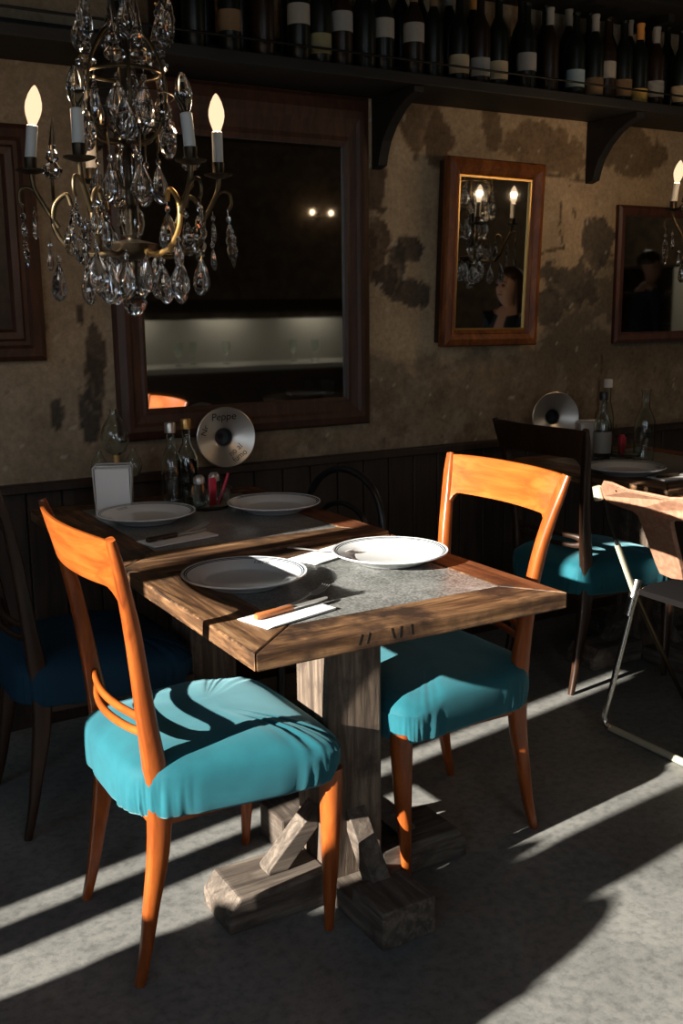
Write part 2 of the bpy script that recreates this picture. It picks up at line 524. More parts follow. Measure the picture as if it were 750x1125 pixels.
# street side behind the photographer: wall, unseen opening sized to light the crystals
wf = MB()
wf.span((X0 - T, Y0 - .12, 0), (-.4, Y0, ZC)); wf.span((.8, Y0 - .12, 0), (X1, Y0, ZC)); wf.span((-.4, Y0 - .12, 2.6), (.8, Y0, ZC)); wf.span((-.4, Y0 - .12, 0), (.8, Y0, 1.55))
struct(wf.build('wall_front', M['dim_plaster'], weld=False))

# ------------------------------------------------------------------ chairs
def make_chair(loc, label, group, rz=0):
    t = empty('dining_chair', loc, label, 'chair', group, rz)
    wd = M['chair_wood']
    for sgn, nm in ((-1, 'back_post'), (1, 'back_post')):
        pts = [(-.206, .185, 0), (-.186, .181, .08), (-.170, .179, .17), (-.150, .178, .28), (-.143, .178, .38), (-.148, .178, .46), (-.160, .180, .56), (-.172, .186, .66), (-.186, .198, .76), (-.204, .214, .85), (-.219, .228, .91), (-.232, .238, .957)]
        rad = [(.010, .010), (.013, .012), (.017, .014), (.023, .016), (.026, .017), (.025, .017), (.020, .016), (.0175, .0155), (.016, .016), (.013, .017), (.011, .016), (.008, .012)]
        P = spline([(x, y * sgn, z) for x, y, z in pts], 3)
        Rr = []
        for i in range(len(rad) - 1):
            for k in range(3):
                q = k / 3
                Rr.append((rad[i][0] * (1 - q) + rad[i + 1][0] * q, rad[i][1] * (1 - q) + rad[i + 1][1] * q))
        Rr.append(rad[-1])
        MB().tube(P, Rr, 14, up=(1, 0, 0), sq=.6).build(nm, wd, t, smooth=50)
    # curved top rail, swelling into the posts
    rl = MB()
    ns, nz = 36, 7
    def rp(s, v, side):
        a = abs(s)
        zt = .957 - .010 * (1 - a * a) * 0 - .004 * a ** 6
        zb = .853 - .055 * max(0, (a - .80) / .2) ** 2.2
        z = zb + (zt - zb) * v
        yy = s * (.212 + .028 * (z - .85) / .105)
        lean = -.205 - .26 * (z - .85)
        x = lean - .034 * (1 - a * a) + side * (.0085 - .003 * v)
        return (x, yy, z)
    vs = [rp(-1 + 2 * i / ns, j / nz, sd) for sd in (-1, 1) for i in range(ns + 1) for j in range(nz + 1)]
    K = (ns + 1) * (nz + 1)
    I = lambda i, j, d: d * K + i * (nz + 1) + j
    fs = []
    for i in range(ns):
        for j in range(nz):
            fs.append((I(i, j, 0), I(i + 1, j, 0), I(i + 1, j + 1, 0), I(i, j + 1, 0)))
            fs.append((I(i, j, 1), I(i, j + 1, 1), I(i + 1, j + 1, 1), I(i + 1, j, 1)))
        fs.append((I(i, 0, 0), I(i, 0, 1), I(i + 1, 0, 1), I(i + 1, 0, 0)))
        fs.append((I(i, nz, 0), I(i + 1, nz, 0), I(i + 1, nz, 1), I(i, nz, 1)))
    for j in range(nz):
        fs.append((I(0, j, 0), I(0, j + 1, 0), I(0, j + 1, 1), I(0, j, 1)))
        fs.append((I(ns, j, 0), I(ns, j, 1), I(ns, j + 1, 1), I(ns, j + 1, 0)))
    rl.add(vs, fs)
    rl.build('top_rail', M['chair_rail'], t, smooth=50, bevel=.003)
    for z0, bow in ((.566, .030), (.532, .036)):
        pts, rad = [], []
        for i in range(21):
            s = -1 + i / 10
            a = abs(s)
            zz = z0 + (.549 - z0) * max(0, (a - .7) / .3) ** 2 * .7
            pts.append((-.152 - .1 * (z0 - .54) - bow * (1 - a * a), s * .172, zz))
            rad.append((.0075, .0085 + .006 * max(0, (a - .75) / .25)))
        MB().tube(pts, [(b_, a_) for a_, b_ in rad], 10, up=(0, 0, 1), sq=.75).build('back_slat', M['chair_rail'], t, smooth=50)
    # loose-cover upholstered seat: rounded trapezoid, domed, gathered at the hem
    def outline(th):
        c, s_ = math.cos(th), math.sin(th)
        e = .30
        xx = math.copysign(abs(c) ** e, c)
        yy = math.copysign(abs(s_) ** e, s_)
        x = .034 + xx * .236
        hw = .205 + .042 * (x + .2) / .42
        if x < 0: x += .02 * (abs(yy) ** 3) * sm(0, -.2, x)
        return x, yy * hw
    prof_lift = lambda z: z if z > .47 else .47 - (.47 - z) * .87
    na = 260
    prof = [(.95, .343), (.985, .345), (1.0, .352), (1.010, .368), (1.017, .388), (1.019, .41), (1.018, .425), (1.012, .442), (.992, .458), (.95, .468), (.88, .479), (.76, .488), (.58, .4945), (.36, .498), (.15, .4995)]
    vs, fs = [], []
    prof = [(k, prof_lift(z)) for k, z in prof]
    for j, (k, z) in enumerate(prof):
        for i in range(na):
            th = 2 * PI * (i + .5) / na
            x, y = outline(th)
            g = (1 - sm(.355, .452, z)) * 1.0
            fold = noise.noise(Vector((x * 38, y * 38, z * 5))) + .7 * noise.noise(Vector((x * 80, y * 80, z * 7 + 5)))
            g2 = 1 - sm(.37, .475, z)
            ar = math.atan2(y, x * 1.1)
            rid = abs(noise.noise(Vector((ar * 9.5, 4, z * 5)))) * 2 - .6 + .6 * abs(noise.noise(Vector((ar * 23, 8, z * 9)))) * 2 - .3
            d = 1 + .014 * g * fold - .020 * g2 * rid * (.5 + .5 * sm(-.3, .3, noise.noise(Vector((x * 5, y * 5, 1))))) + (.010 * noise.noise(Vector((x * 12, y * 12, z * 12))) if k > .5 else 0)
            dz = .006 * noise.noise(Vector((x * 9 * k, y * 9 * k, 3))) + (.007 * g * noise.noise(Vector((x * 26, y * 26, 9))) if z < .36 else 0)
            if k > .5 and z > .44 and x > .1:
                crn = sm(.75, 1, abs(y) / .24) * sm(.1, .2, x)
                dz += .007 * crn * noise.noise(Vector(((x + y) * 40, (x - y) * 14, 2)))
            vs.append((.034 + (x - .034) * k * d, y * k * d, z + dz - (.016 * sm(.10, .24, x) if z > .44 else 0) * k))
    n = len(prof)
    for j in range(n - 1):
        for i in range(na):
            fs.append((j * na + i, j * na + (i + 1) % na, (j + 1) * na + (i + 1) % na, (j + 1) * na + i))
    fs.append(tuple(range(na - 1, -1, -1)))
    fs.append(tuple((n - 1) * na + i for i in range(na)))
    MB().add(vs, fs).build('seat', M['teal'], t, smooth=75)
    fr = MB()
    fr.box((.034, 0, .352), (.39, .37, .03))
    fr.build('seat_frame', wd, t, bevel=.004)
    for sgn in (-1, 1):
        pts = [(.238, sgn * .212, .385), (.238, sgn * .212, .34), (.234, sgn * .214, .2), (.228, sgn * .217, .06), (.225, sgn * .218, .0)]
        MB().tube(pts, [.026, .0255, .020, .0125, .0095], 14, up=(1, 0, 0), sq=.85).build('front_leg', wd, t, smooth=50)
    return t
grp = 'orange wood dining chairs with teal seats'
chA = make_chair((.79, 2.02, 0), 'orange wooden chair with teal seat, nearest the camera, sunlit at left end of front table', grp)
chB = copy_tree(chA, loc=(1.502, 2.095, 0), rz=PI, label='orange wooden chair with teal seat tucked under right end of the front table', group=grp)
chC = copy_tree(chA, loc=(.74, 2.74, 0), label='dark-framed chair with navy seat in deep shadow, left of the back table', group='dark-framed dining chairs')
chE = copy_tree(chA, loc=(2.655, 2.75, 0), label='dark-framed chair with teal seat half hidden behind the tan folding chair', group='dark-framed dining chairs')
M['dark_chair'] = wood('darker_chair_wood', [(.3, (.014, .007, .004)), (.7, (.045, .019, .009))], (6, 6, 1.2), .35, .05, 5)  # darker variant of the orange chair wood
M['navy_seat'] = pbr('navy_upholstery', (.006, .030, .055), .8, spec=.2)  # darker, bluer variant of the teal seat
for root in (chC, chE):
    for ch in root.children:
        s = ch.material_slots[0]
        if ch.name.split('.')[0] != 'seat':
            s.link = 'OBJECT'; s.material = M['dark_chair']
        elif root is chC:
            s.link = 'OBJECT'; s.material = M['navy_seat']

# bentwood hoop chair
def bentwood(loc, rz):
    t = empty('bentwood_chair', loc, 'black bentwood hoop-back chair in shadow at right end of the back table', 'chair', None, rz)
    bk = M['black_wood']
    for hw, zt, nm, r in ((.215, .835, 'outer_hoop', .0125), (.135, .72, 'inner_hoop', .009)):
        pts = []
        for i in range(33):
            a = PI * i / 32
            y = hw * math.cos(a)
            z = .62 + (zt - .62) * math.sin(a) ** .75 if True else 0
            pts.append((-.19 - .10 * (z - .45), y, z))
        pts = [(-.185, hw * .92, .455)] + [(-.195, hw * .98, .54)] + pts + [(-.195, -hw * .98, .54)] + [(-.185, -hw * .92, .455)]
        MB().tube(pts, r, 10).build(nm, bk, t, smooth=60)
    MB().lathe([(0, .445), (.19, .445), (.205, .452), (.207, .462), (.2, .472), (.17, .474), (0, .466)], 40).build('seat', bk, t, smooth=40)
    for a in (45, 135, 225, 315):
        c, s = math.cos(math.radians(a)), math.sin(math.radians(a))
        MB().tube([(c * .17, s * .17, .45), (c * .19, s * .19, .2), (c * .235, s * .225, 0)], [.016, .014, .011], 10).build('leg', bk, t, smooth=60)
    MB().tube([(.15 * math.cos(2 * PI * k / 28), .15 * math.sin(2 * PI * k / 28), .25) for k in range(28)], .008, 8, closed=True).build('ring_stretcher', bk, t, smooth=60)
bentwood((1.50, 2.88, 0), PI + .1)

# folding chair with tan back panel
def folding_chair(loc):
    t = empty('folding_chair', loc, 'folding metal chair with tan leatherette back panel at the right edge', 'chair')
    for sg in (1, -1):
        y = .225 * sg
        MB().tube([(-.205, y, .80), (-.17, y, .70), (-.118, y, .60)], [.006] * 3, 10).build('shaded_rod', M['iron'], t, smooth=60)  # upper part of the cream upright; dark iron stands in for its shade
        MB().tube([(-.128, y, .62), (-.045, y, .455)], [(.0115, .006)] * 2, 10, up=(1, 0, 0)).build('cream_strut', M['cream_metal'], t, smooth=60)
        MB().tube([(-.045, y, .455), (.10, y, .22), (.235, y, .012)], [.008] * 3, 10).build('front_leg_tube', M['brass'], t, smooth=60)
        MB().tube(spline([(-.145, y * .9, .015), (-.15, y, .03), (-.135, y, .10), (-.06, y, .36), (-.035, y, .44), (.02, y * .98, .455), (.17, y * .98, .455)], 4), .0105, 10).build('chrome_leg', M['chrome'], t, smooth=60)
        MB().tube([(-.065, y * 1.0, .375), (-.03, y * 1.0, .49)], .0155, 10).build('hinge_sleeve', M['chrome'], t, smooth=60)
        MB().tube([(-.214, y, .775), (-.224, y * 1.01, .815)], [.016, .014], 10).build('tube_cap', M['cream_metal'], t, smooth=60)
    MB().tube([(-.145, -.205, .0125), (-.145, .205, .0125)], .0115, 10).build('floor_bar', M['cream_metal'], t, smooth=60)
    MB().tube([(.235, -.22, .0125), (.235, .22, .0125)], .0115, 10).build('front_bar', M['cream_metal'], t, smooth=60)
    # back panel: two wings above cut-outs and a deep centre splat
    half = [(0, .828), (.08, .826), (.15, .836), (.19, .834), (.214, .815), (.218, .785), (.20, .768), (.14, .764), (.080, .762), (.062, .752), (.056, .70), (.050, .60), (.044, .565), (0, .560)]
    pol = half + [(-y, z) for y, z in reversed(half[1:-1])]
    n = len(pol)
    vs, fs = [], []
    for d in (-.009, .009):
        for y, z in pol:
            xb = -.205 + (.80 - z) * .47 - .03 * (1 - (y / .22) ** 2)
            vs.append((xb + d, y, z))
    fs = [tuple(range(n)), tuple(range(2 * n - 1, n - 1, -1))] + [(i, i + n, (i + 1) % n + n, (i + 1) % n) for i in range(n)]
    MB().add(vs, fs).build('back_panel', M['leather'], t, bevel=.003)
    piping = []
    top = [p for p in half[:7]]
    pts = [(-.205 + (.80 - z) * .47 - .03 * (1 - (y / .22) ** 2), y, z + .002) for y, z in ([(-a, b_) for a, b_ in reversed(top)] + top[1:])]
    MB().tube(pts, .0045, 8).build('piping', M['leather'], t, smooth=60)
    for y in (.19, .13, -.13, -.19):
        z = .80
        MB().lathe([(0, .006), (.005, .005), (.007, 0)], 10, c=(-.205 - .03 * (1 - (y / .22) ** 2) - .011, y, z + .02), M=Matrix.Rotation(-PI / 2, 3, 'Y')).build('rivet', M['chrome'], t, smooth=60)
    s = MB()
    s.tube([(-.06, 0, .462), (.0, 0, .468), (.20, 0, .468), (.25, 0, .462)], [(.010, .19), (.013, .205), (.013, .205), (.010, .19)], 24, up=(0, 0, 1), sq=.35)
    s.build('seat', M['dark_leather'], t, smooth=50)
folding_chair((2.48, 2.055, 0))

# ------------------------------------------------------------------ tables
def make_table(loc, label, x0, x1, y0, y1, zt=.75, notch=True, grp=None):
    t = empty('pedestal_table', loc, label, 'table', grp)
    th = .036
    bl, br, bn, bf = .135, .092, .125, .10
    z0, z1 = zt - th, zt
    tp = MB()
    def plank(poly, mi):
        n = len(poly)
        vs = [(x, y, z0) for x, y in poly] + [(x, y, z1) for x, y in poly]
        tp.add(vs, [tuple(range(n - 1, -1, -1)), tuple(range(n, 2 * n))] + [(i, (i + 1) % n, (i + 1) % n + n, i + n) for i in range(n)], mi)
    g = .0012
    plank([(x0 + g, y0), (x1 - g, y0), (x1 - br - g, y0 + bn - g), (x0 + bl + g, y0 + bn - g)], 0)
    plank([(x0 + g, y1), (x0 + bl + g, y1 - bf + g), (x1 - br - g, y1 - bf + g), (x1 - g, y1)], 0)
    plank([(x0, y0 + g), (x0 + bl - g, y0 + bn), (x0 + bl - g, y1 - bf), (x0, y1 - g)], 1)
    plank([(x1, y0 + g), (x1, y1 - g), (x1 - br + g, y1 - bf), (x1 - br + g, y0 + bn)], 2)
    tp.build('tabletop', [M['plank_x'], M['plank_y'], M['plank_red']], t, bevel=.004, weld=False)
    MB().span((x0 + bl, y0 + bn, z0 + .004), (x1 - br, y1 - bf, z1 - .0015)).build('stone_inset', M['slate'], t)
    if notch:
        for dx, w_, ang in ((.225, .0022, .35), (.243, .0018, .3), (.30, .0022, -.25), (.318, .0026, .15), (.345, .002, -.1)):
            MB().box((x0 + dx, y0 + .0008, z1 - .0125), (w_, .003, .022), M=Matrix.Rotation(ang, 3, 'Y')).build('carved_notch', M['black_wood'], t)
    cx, cy = (x0 + x1) / 2, (y0 + y1) / 2
    MB().span((cx - .25, cy - .05, z0 - .03), (cx + .25, cy + .05, z0)).build('top_batten', M['dark_wood'], t, bevel=.003)
    MB().span((cx - .072, cy - .075, .02), (cx + .072, cy + .075, z0 - .002)).build('pedestal_post', M['post'], t, bevel=.006)
    for a in range(4):
        R = Matrix.Rotation(a * PI / 2, 3, 'Z')
        ft = MB()
        h = .083
        poly = [(.073, 0), (.328, 0), (.328, .045), (.300, h), (.073, h)]
        if a % 2: poly = [(.075, 0), (.300, 0), (.300, .06), (.300, .092), (.172, .092), (.170, .058), (.075, .058)]
        ft.prism(poly, .148 if a % 2 == 0 else .14, M=R, c=(cx, cy, 0))
        ft.build('foot', M['beam_y' if a % 2 else 'beam'], t, bevel=.006)
        hb = h if a % 2 == 0 else .058
        bp = [(.073, .225), (.073, .17), (.155, hb), (.205, hb), (.205, hb + .012)]
        MB().prism(bp, .05, M=R, c=(cx, cy, 0)).build('brace', M['beam_y' if a % 2 else 'beam'], t, bevel=.003)
    return t
tg = 'rustic wooden pedestal tables'
TX0, TX1, TY0, TY1 = .762, 1.5205, 1.613, 2.317
make_table((0, 0, 0), 'rustic wooden pedestal table with grey stone inset, sunlit in the foreground', TX0, TX1, TY0, TY1, grp=tg)
make_table((0, 0, 0), 'dark wooden table in shadow directly behind the front table', TX0 - .01, TX1, 2.325, 3.20, .757, False, grp=tg)
make_table((0, 0, 0), 'dark wooden table at the right by the wall with bottles and plate', 2.63, 3.39, 2.335, 3.20, .757, False, grp=tg)
make_table((0, 0, 0), 'wooden table mostly out of frame in front of the tan folding chair', 2.63, 3.39, 1.613, 2.317, .75, False, grp=tg)

# ------------------------------------------------------------------ tableware
def text_mesh(body, size, mat_, parent, name, M4, ext=.0004):
    cu = bpy.data.curves.new(name, 'FONT')
    cu.body = body
    cu.size = size
    cu.extrude = ext
    cu.align_x = 'CENTER'
    cu.align_y = 'CENTER'
    o = bpy.data.objects.new(name, cu)
    me = bpy.data.meshes.new_from_object(o)
    bpy.data.objects.remove(o)
    me.transform(M4)
    me.materials.append(mat_)
    q = bpy.data.objects.new(name, me)
    col.objects.link(q)
    q.parent = parent
    return q
def make_plate(loc, label, group):
    t = empty('dinner_plate', loc, label, 'plate', group)
    pr = [(0, .004), (.08, .004), (.086, 0), (.092, .004), (.115, .014), (.141, .024), (.144, .0265), (.143, .029), (.139, .0285), (.118, .0195), (.102, .0155), (.096, .0105), (.088, .0085), (0, .008)]
    MB().lathe(pr, 72).build('plate_body', M['ceramic'], t, smooth=60)
    return t
pg = 'white dinner plates with dark rim lines'
p1 = make_plate((.955, 2.065, .7505), 'white plate nearest the orange chair at left of the front table', pg)
Mx = Matrix.Translation((.085, .082, .0225)) @ Matrix.Rotation(math.radians(-44), 4, 'Z') @ Matrix.Rotation(math.radians(20), 4, 'X')
text_mesh('DEDE', .016, M['ink'], p1, 'monogram', Mx)
for ch in p1.children:
    if ch.name.startswith('monogram'):
        for v in ch.data.vertices:
            rv = math.hypot(v.co.x, v.co.y)
            zs = .0155 + (rv - .102) * .25 if rv < .118 else .0195 + (rv - .118) * .43
            v.co.z = zs + (.0006 if v.co.z > .0225 else .0003)
p2 = copy_tree(p1, loc=(1.352, 2.065, .7505), rz=2.4, label='bright sunlit white plate at right of the front table', group=pg)
copy_tree(p1, loc=(1.000, 2.832, .7575), rz=1.1, label='dim white plate in front of the napkin holder on back table', group=pg)
copy_tree(p1, loc=(1.385, 2.765, .7575), rz=4.0, label='dim white plate at right of the dark back table', group=pg)
copy_tree(p1, loc=(2.775, 2.665, .7575), rz=5.0, label='white plate on the right-hand table behind the tan folding chair', group=pg)

def folded_napkin(name, loc, rz, w_, d, label):
    o = MB()
    rows = []
    for k, (sx, sy, z) in enumerate(((1, 1, .0008), (.985, .97, .0022), (.97, .95, .0036))):
        o.box((.002 * k, -.002 * k, z), (w_ * sx, d * sy, .0012), rz=.012 * k)
    q = o.build(name, M['napkin'], None, weld=False)
    q.location = loc
    q.rotation_euler = (0, 0, rz)
    return tag(q, label, 'napkin', 'folded paper napkins')
def fork(loc, rz, label, L=.195, handle='steel', tilt=0):
    t = empty('fork', loc, label, 'fork', None, rz)
    h = MB()
    pts = spline([(-L * .5, 0, .003), (-L * .3, 0, .004), (0, 0, .006), (L * .17, 0, .010), (L * .24, 0, .009)], 5)
    rad = [(.0018, .0075 - .0045 * sm(0, .65, i / (len(pts) - 1)) + .009 * sm(.78, 1, i / (len(pts) - 1))) for i in range(len(pts))]
    h.tube(pts, rad, 10, up=(0, 0, 1))
    h.build('handle', M[handle], t, smooth=60)
    tn = MB()
    for k in range(4):
        y = (-1.5 + k) * .0062
        tn.tube([(L * .235, y, .009), (L * .30, y, .0105), (L * .38, y, .012), (L * .48, y, .020)], [.0017, .0018, .0017, .0008], 6)
    tn.build('tines', M['steel'], t, smooth=60)
    return t
def knife(loc, rz, label, wood_='knife_wood', L=.20):
    t = empty('table_knife', loc, label, 'knife', None, rz)
    MB().tube([(-L * .5, 0, .007), (-L * .47, 0, .007), (-L * .25, 0, .007), (-L * .05, 0, .007), (-.004, 0, .007)], [(.005, .006), (.0065, .0088), (.0062, .0085), (.006, .0075), (.005, .006)], 12, up=(0, 0, 1), sq=.6).build('handle', M[wood_], t, smooth=50)
    pl = [(-.008, -.005), (.0, -.007), (L * .35, -.008), (L * .46, -.004), (L * .5, .004), (L * .48, .008), (0, .007)]
    n = len(pl)
    vs = [(x, y, .0055) for x, y in pl] + [(x, y, .0075) for x, y in pl]
    MB().add(vs, [tuple(range(n - 1, -1, -1)), tuple(range(n, 2 * n))] + [(i, (i + 1) % n, (i + 1) % n + n, i + n) for i in range(n)]).build('blade', M['steel'], t)
    return t
folded_napkin('paper_napkin', (.925, 1.798, .750), math.radians(14), .185, .095, 'white folded napkin under fork and orange-handled knife, front table')
knife((.945, 1.808, .754), math.radians(13), 'orange-handled knife on the sunlit napkin of the front table')
fork((.98, 1.848, .754), math.radians(22), 'steel fork with raised tines on the sunlit napkin of the front table')
folded_napkin('paper_napkin', (1.245, 2.20, .750), math.radians(20), .185, .095, 'white napkin tucked under the left rim of the bright sunlit plate')
fork((1.238, 2.215, .754), math.radians(-62), 'fork lying across the napkin beside the bright sunlit plate')
folded_napkin('paper_napkin', (.985, 2.552, .757), math.radians(11), .20, .095, 'grey-lit folded napkin lying before the left plate on back table')
knife((.99, 2.56, .761), math.radians(14), 'dark-handled knife on the napkin before the left plate on back table', 'dark_wood')
fork((1.01, 2.575, .761), math.radians(22), 'fork on the shaded napkin before the left plate on back table')
folded_napkin('paper_napkin', (1.285, 2.93, .757), math.radians(-8), .15, .095, 'small folded napkin left of the right plate on back table')
folded_napkin('paper_napkin', (2.86, 2.50, .757), math.radians(-10), .19, .095, 'folded napkin beside the plate on the right-hand table')
knife((2.87, 2.50, .761), math.radians(-6), 'knife on the napkin of the right-hand table', 'dark_wood')

# napkin holder
def napkin_holder(loc, rz, label):
    t = empty('napkin_holder', loc, label, 'napkin holder', 'napkin holders', rz)
    b = MB()
    b.box((0, .0, .003), (.112, .05, .006))
    for y in (-.024, .024):
        b.tube([(-.053, y, .004), (-.058, y, .135), (-.052, y, .142), (.052, y, .142), (.058, y, .135), (.053, y, .004)], .0028, 8)
    b.box((0, .025, .07), (.104, .0015, .135)); b.box((.0545, 0, .07), (.002, .048, .135))
    b.build('metal_frame', M['steel'], t, weld=False)
    s = MB()
    for k in range(9):
        s.box((0, -.02 + .005 * k, .069 + .0012 * (k % 3)), (.102, .0042, .124))
    s.build('napkin_stack', M['napkin'], t, weld=False)
napkin_holder((.972, 3.04, .757), math.radians(-24), 'upright metal napkin holder with white napkins behind left plate')
napkin_holder((3.0, 3.08, .757), math.radians(-24), 'small napkin holder in shadow on right-hand table')

# glass lamp with amber stem
def glass_lamp(loc):
    t = empty('glass_lamp', loc, 'clear glass globe lamp with amber stem behind the napkin holder', 'lamp')
    MB().lathe([(0, 0), (.05, 0), (.052, .008), (.03, .014), (.012, .03), (.010, .10), (0, .10)], 28).build('base', M['dark_brass'], t, smooth=50)
    MB().lathe([(0, .10), (.009, .10), (.010, .155), (.008, .16), (0, .16)], 20).build('amber_stem', M['amber'], t, smooth=50)
    def globe(c, s, nm):
        pr = [(.012, 0), (.03, .012), (.043, .04), (.046, .062), (.038, .09), (.022, .115), (.013, .135), (.014, .145)]
        inn = [(r - .002, z) for r, z in reversed(pr)]
        MB().lathe([(r * s, z * s) for r, z in pr + inn + pr[:1]], 28, c=c).build(nm, M['glass'], t, smooth=70)
    globe((0, 0, .158), 1.0, 'globe')
    for sx in (-1, 1):
        globe((sx * .055, 0, .085), .62, 'side_globe')
        MB().tube(spline([(0, 0, .07), (sx * .03, 0, .055), (sx * .055, 0, .085)], 5), .003, 8).build('side_arm', M['dark_brass'], t, smooth=60)
glass_lamp((1.015, 3.13, .757))

# oil and vinegar bottles, cruet caddy
def glass_bottle(name, loc, label, H, R, cap, matk, group, fill=None, neck=.013):
    t = empty(name, loc, label, 'bottle', group)
    sh = H * .56
    pr = [(0, .004), (R * .9, .002), (R, .012), (R, sh), (R * .85, sh + H * .06), (neck * 1.3, sh + H * .16), (neck, sh + H * .2), (neck, H - .012), (neck + .003, H - .010), (neck + .003, H)]
    inn = [(max(r - .0025, .0), z + (.004 if z < .02 else 0)) for r, z in reversed(pr)]
    MB().lathe(pr + inn, 28).build('bottle_body', M[matk], t, smooth=60)
    if fill:
        MB().lathe([(0, .009), (R - .003, .012), (R - .003, sh * fill), (0, sh * fill)], 24).build('contents', M['liquid_dark'], t, smooth=50)
    if cap:
        MB().lathe([(0, H - .016), (neck + .0045, H - .016), (neck + .005, H + .012), (neck + .003, H + .016), (0, H + .016)], 20).build('cap', M[cap], t, smooth=40)
    return t
og = 'oil and vinegar bottles on the back table'
glass_bottle('oil_bottle', (1.16, 3.03, .757), 'clear glass oil bottle with pale cap, left of two behind the caddy', .245, .033, 'tin', 'glass', og)
glass_bottle('oil_bottle', (1.225, 3.06, .757), 'dark vinegar bottle with yellowish cap behind the caddy', .25, .034, 'gilt', 'glass', og, fill=.95)
def caddy(loc, label):
    t = empty('condiment_caddy', loc, label, 'caddy', 'condiment caddies')
    pr = [(0, .0), (.07, 0), (.074, .01), (.076, .055), (.078, .06)]
    MB().lathe(pr + [(r - .003, z + (.004 if z < .005 else 0)) for r, z in reversed(pr)], 32).build('glass_bowl', M['glass'], t, smooth=60)
caddy((1.235, 2.93, .757), 'round glass caddy holding shakers on the dark back table')
def shaker(loc, label):
    t = empty('salt_shaker', loc, label, 'shaker', 'salt and pepper shakers')
    MB().lathe([(0, 0), (.018, 0), (.02, .006), (.018, .07), (.015, .078), (0, .078)], 20).build('glass_jar', M['glass'], t, smooth=50)
    MB().lathe([(.0175, .072), (.0185, .076), (.0175, .088), (.011, .097), (0, .099)], 20).build('metal_cap', M['steel'], t, smooth=50)
shaker((1.208, 2.925, .7625), 'metal-capped shaker at left in the round glass caddy')
shaker((1.268, 2.948, .7625), 'metal-capped shaker at right in the round glass caddy')
tag(MB().tube([(1.243, 2.905, .764), (1.243, 2.905, .845), (1.243, 2.905, .852)], [(.012, .004), (.013, .005), (.010, .004)], 12, sq=.5).build('sauce_sachet', M['red'], smooth=50), 'red sauce sachet upright in the round glass caddy', 'sachet')
tag(MB().tube([(1.262, 2.902, .768), (1.298, 2.905, .862)], [.006, .0045], 10).build('red_straw', M['red'], smooth=50), 'red stick leaning out of the round glass caddy', 'stick')
rg_ = 'bottles on the right-hand table'
glass_bottle('water_bottle', (3.04, 2.83, .757), 'tall clear empty glass bottle on right-hand table', .285, .04, None, 'glass', rg_, neck=.016)
bb = glass_bottle('oil_bottle', (2.945, 2.96, .757), 'clear bottle with pale label and dark neck on right-hand table', .255, .035, 'black_cap', 'glass', rg_, fill=.4)
MB().lathe([(.0355, .03), (.0358, .03), (.0358, .115), (.0355, .115)], 28).build('label_paper', M['lab_white'], bb, smooth=60)
glass_bottle('oil_bottle', (2.995, 2.99, .757), 'slim tall bottle with white cap behind the labelled bottle at right', .30, .028, 'candle', 'glass', rg_, fill=.3)
caddy((3.09, 2.99, .757), 'glass caddy with red item on the right-hand table')
tag(MB().tube([(3.08, 2.985, .764), (3.08, 2.985, .83), (3.08, 2.985, .845)], [(.014, .008), (.018, .012), (.01, .007)], 12, sq=.6).build('sauce_sachet', M['red'], smooth=50), 'reddish sachet in the glass caddy on right-hand table', 'sachet')

# tin reflector discs standing out from the wall
def tin_disc(loc, rz, rx, label, letters):
    t = empty('wall_reflector', loc, label, 'wall reflector', 'round tin wall reflectors', rz)
    t.rotation_euler = (rx, 0, rz)
    Rm = Matrix.Rotation(PI / 2, 3, 'X')   # lathe axis z -> -y (faces the room)
    pr = [(.030, -.028), (.034, -.024), (.046, -.020), (.092, .006), (.101, .010), (.104, .008), (.104, .004), (.094, .001), (.048, -.025), (.034, -.030), (.030, -.031), (.030, -.028)]
    MB().lathe(pr, 64, M=Rm).build('dish', M['tin'], t, smooth=50)
    MB().lathe([(.0302, -.026), (.0302, -.075), (0, -.075)], 32, M=Rm).build('centre_hole', M['black_cap'], t, smooth=40)
    MB().tube([(0, .075, 0), (0, .12, 0)], .012, 12).build('bracket', M['iron'], t, smooth=50)
    if letters:
        def put(txt, ang, rad, size, spin=0):
            a = math.radians(ang)
            x, z = rad * math.cos(a), rad * math.sin(a)
            yy = -(-.020 + (rad - .046) * .026 / .046) - .0012
            B = Matrix.Translation((x, yy, z)) @ Matrix.Rotation(math.radians(spin), 4, 'Y') @ Matrix.Rotation(PI / 2, 4, 'X')
            q = text_mesh(txt, size, M['black_ink'], t, 'lettering', B, .0006)
            for v in q.data.vertices:
                rv = math.hypot(v.co.x, v.co.z)
                v.co.y = .020 - (rv - .046) * .026 / .046 - .0011
        put('Peppe', 92, .070, .036, -2)
        put('Nr', 160, .076, .032, -70)
        put('no al', -52, .058, .027, -38)
        put('fumo', -55, .081, .027, -35)
tin_disc((1.432, 3.215, .932), math.radians(-8), math.radians(-4), 'round tin reflector disc with handwriting below the large mirror', True)
tin_disc((2.925, 3.215, .908), math.radians(-18), math.radians(-4), 'round tin reflector disc below the gilt mirror, near the right table', False)

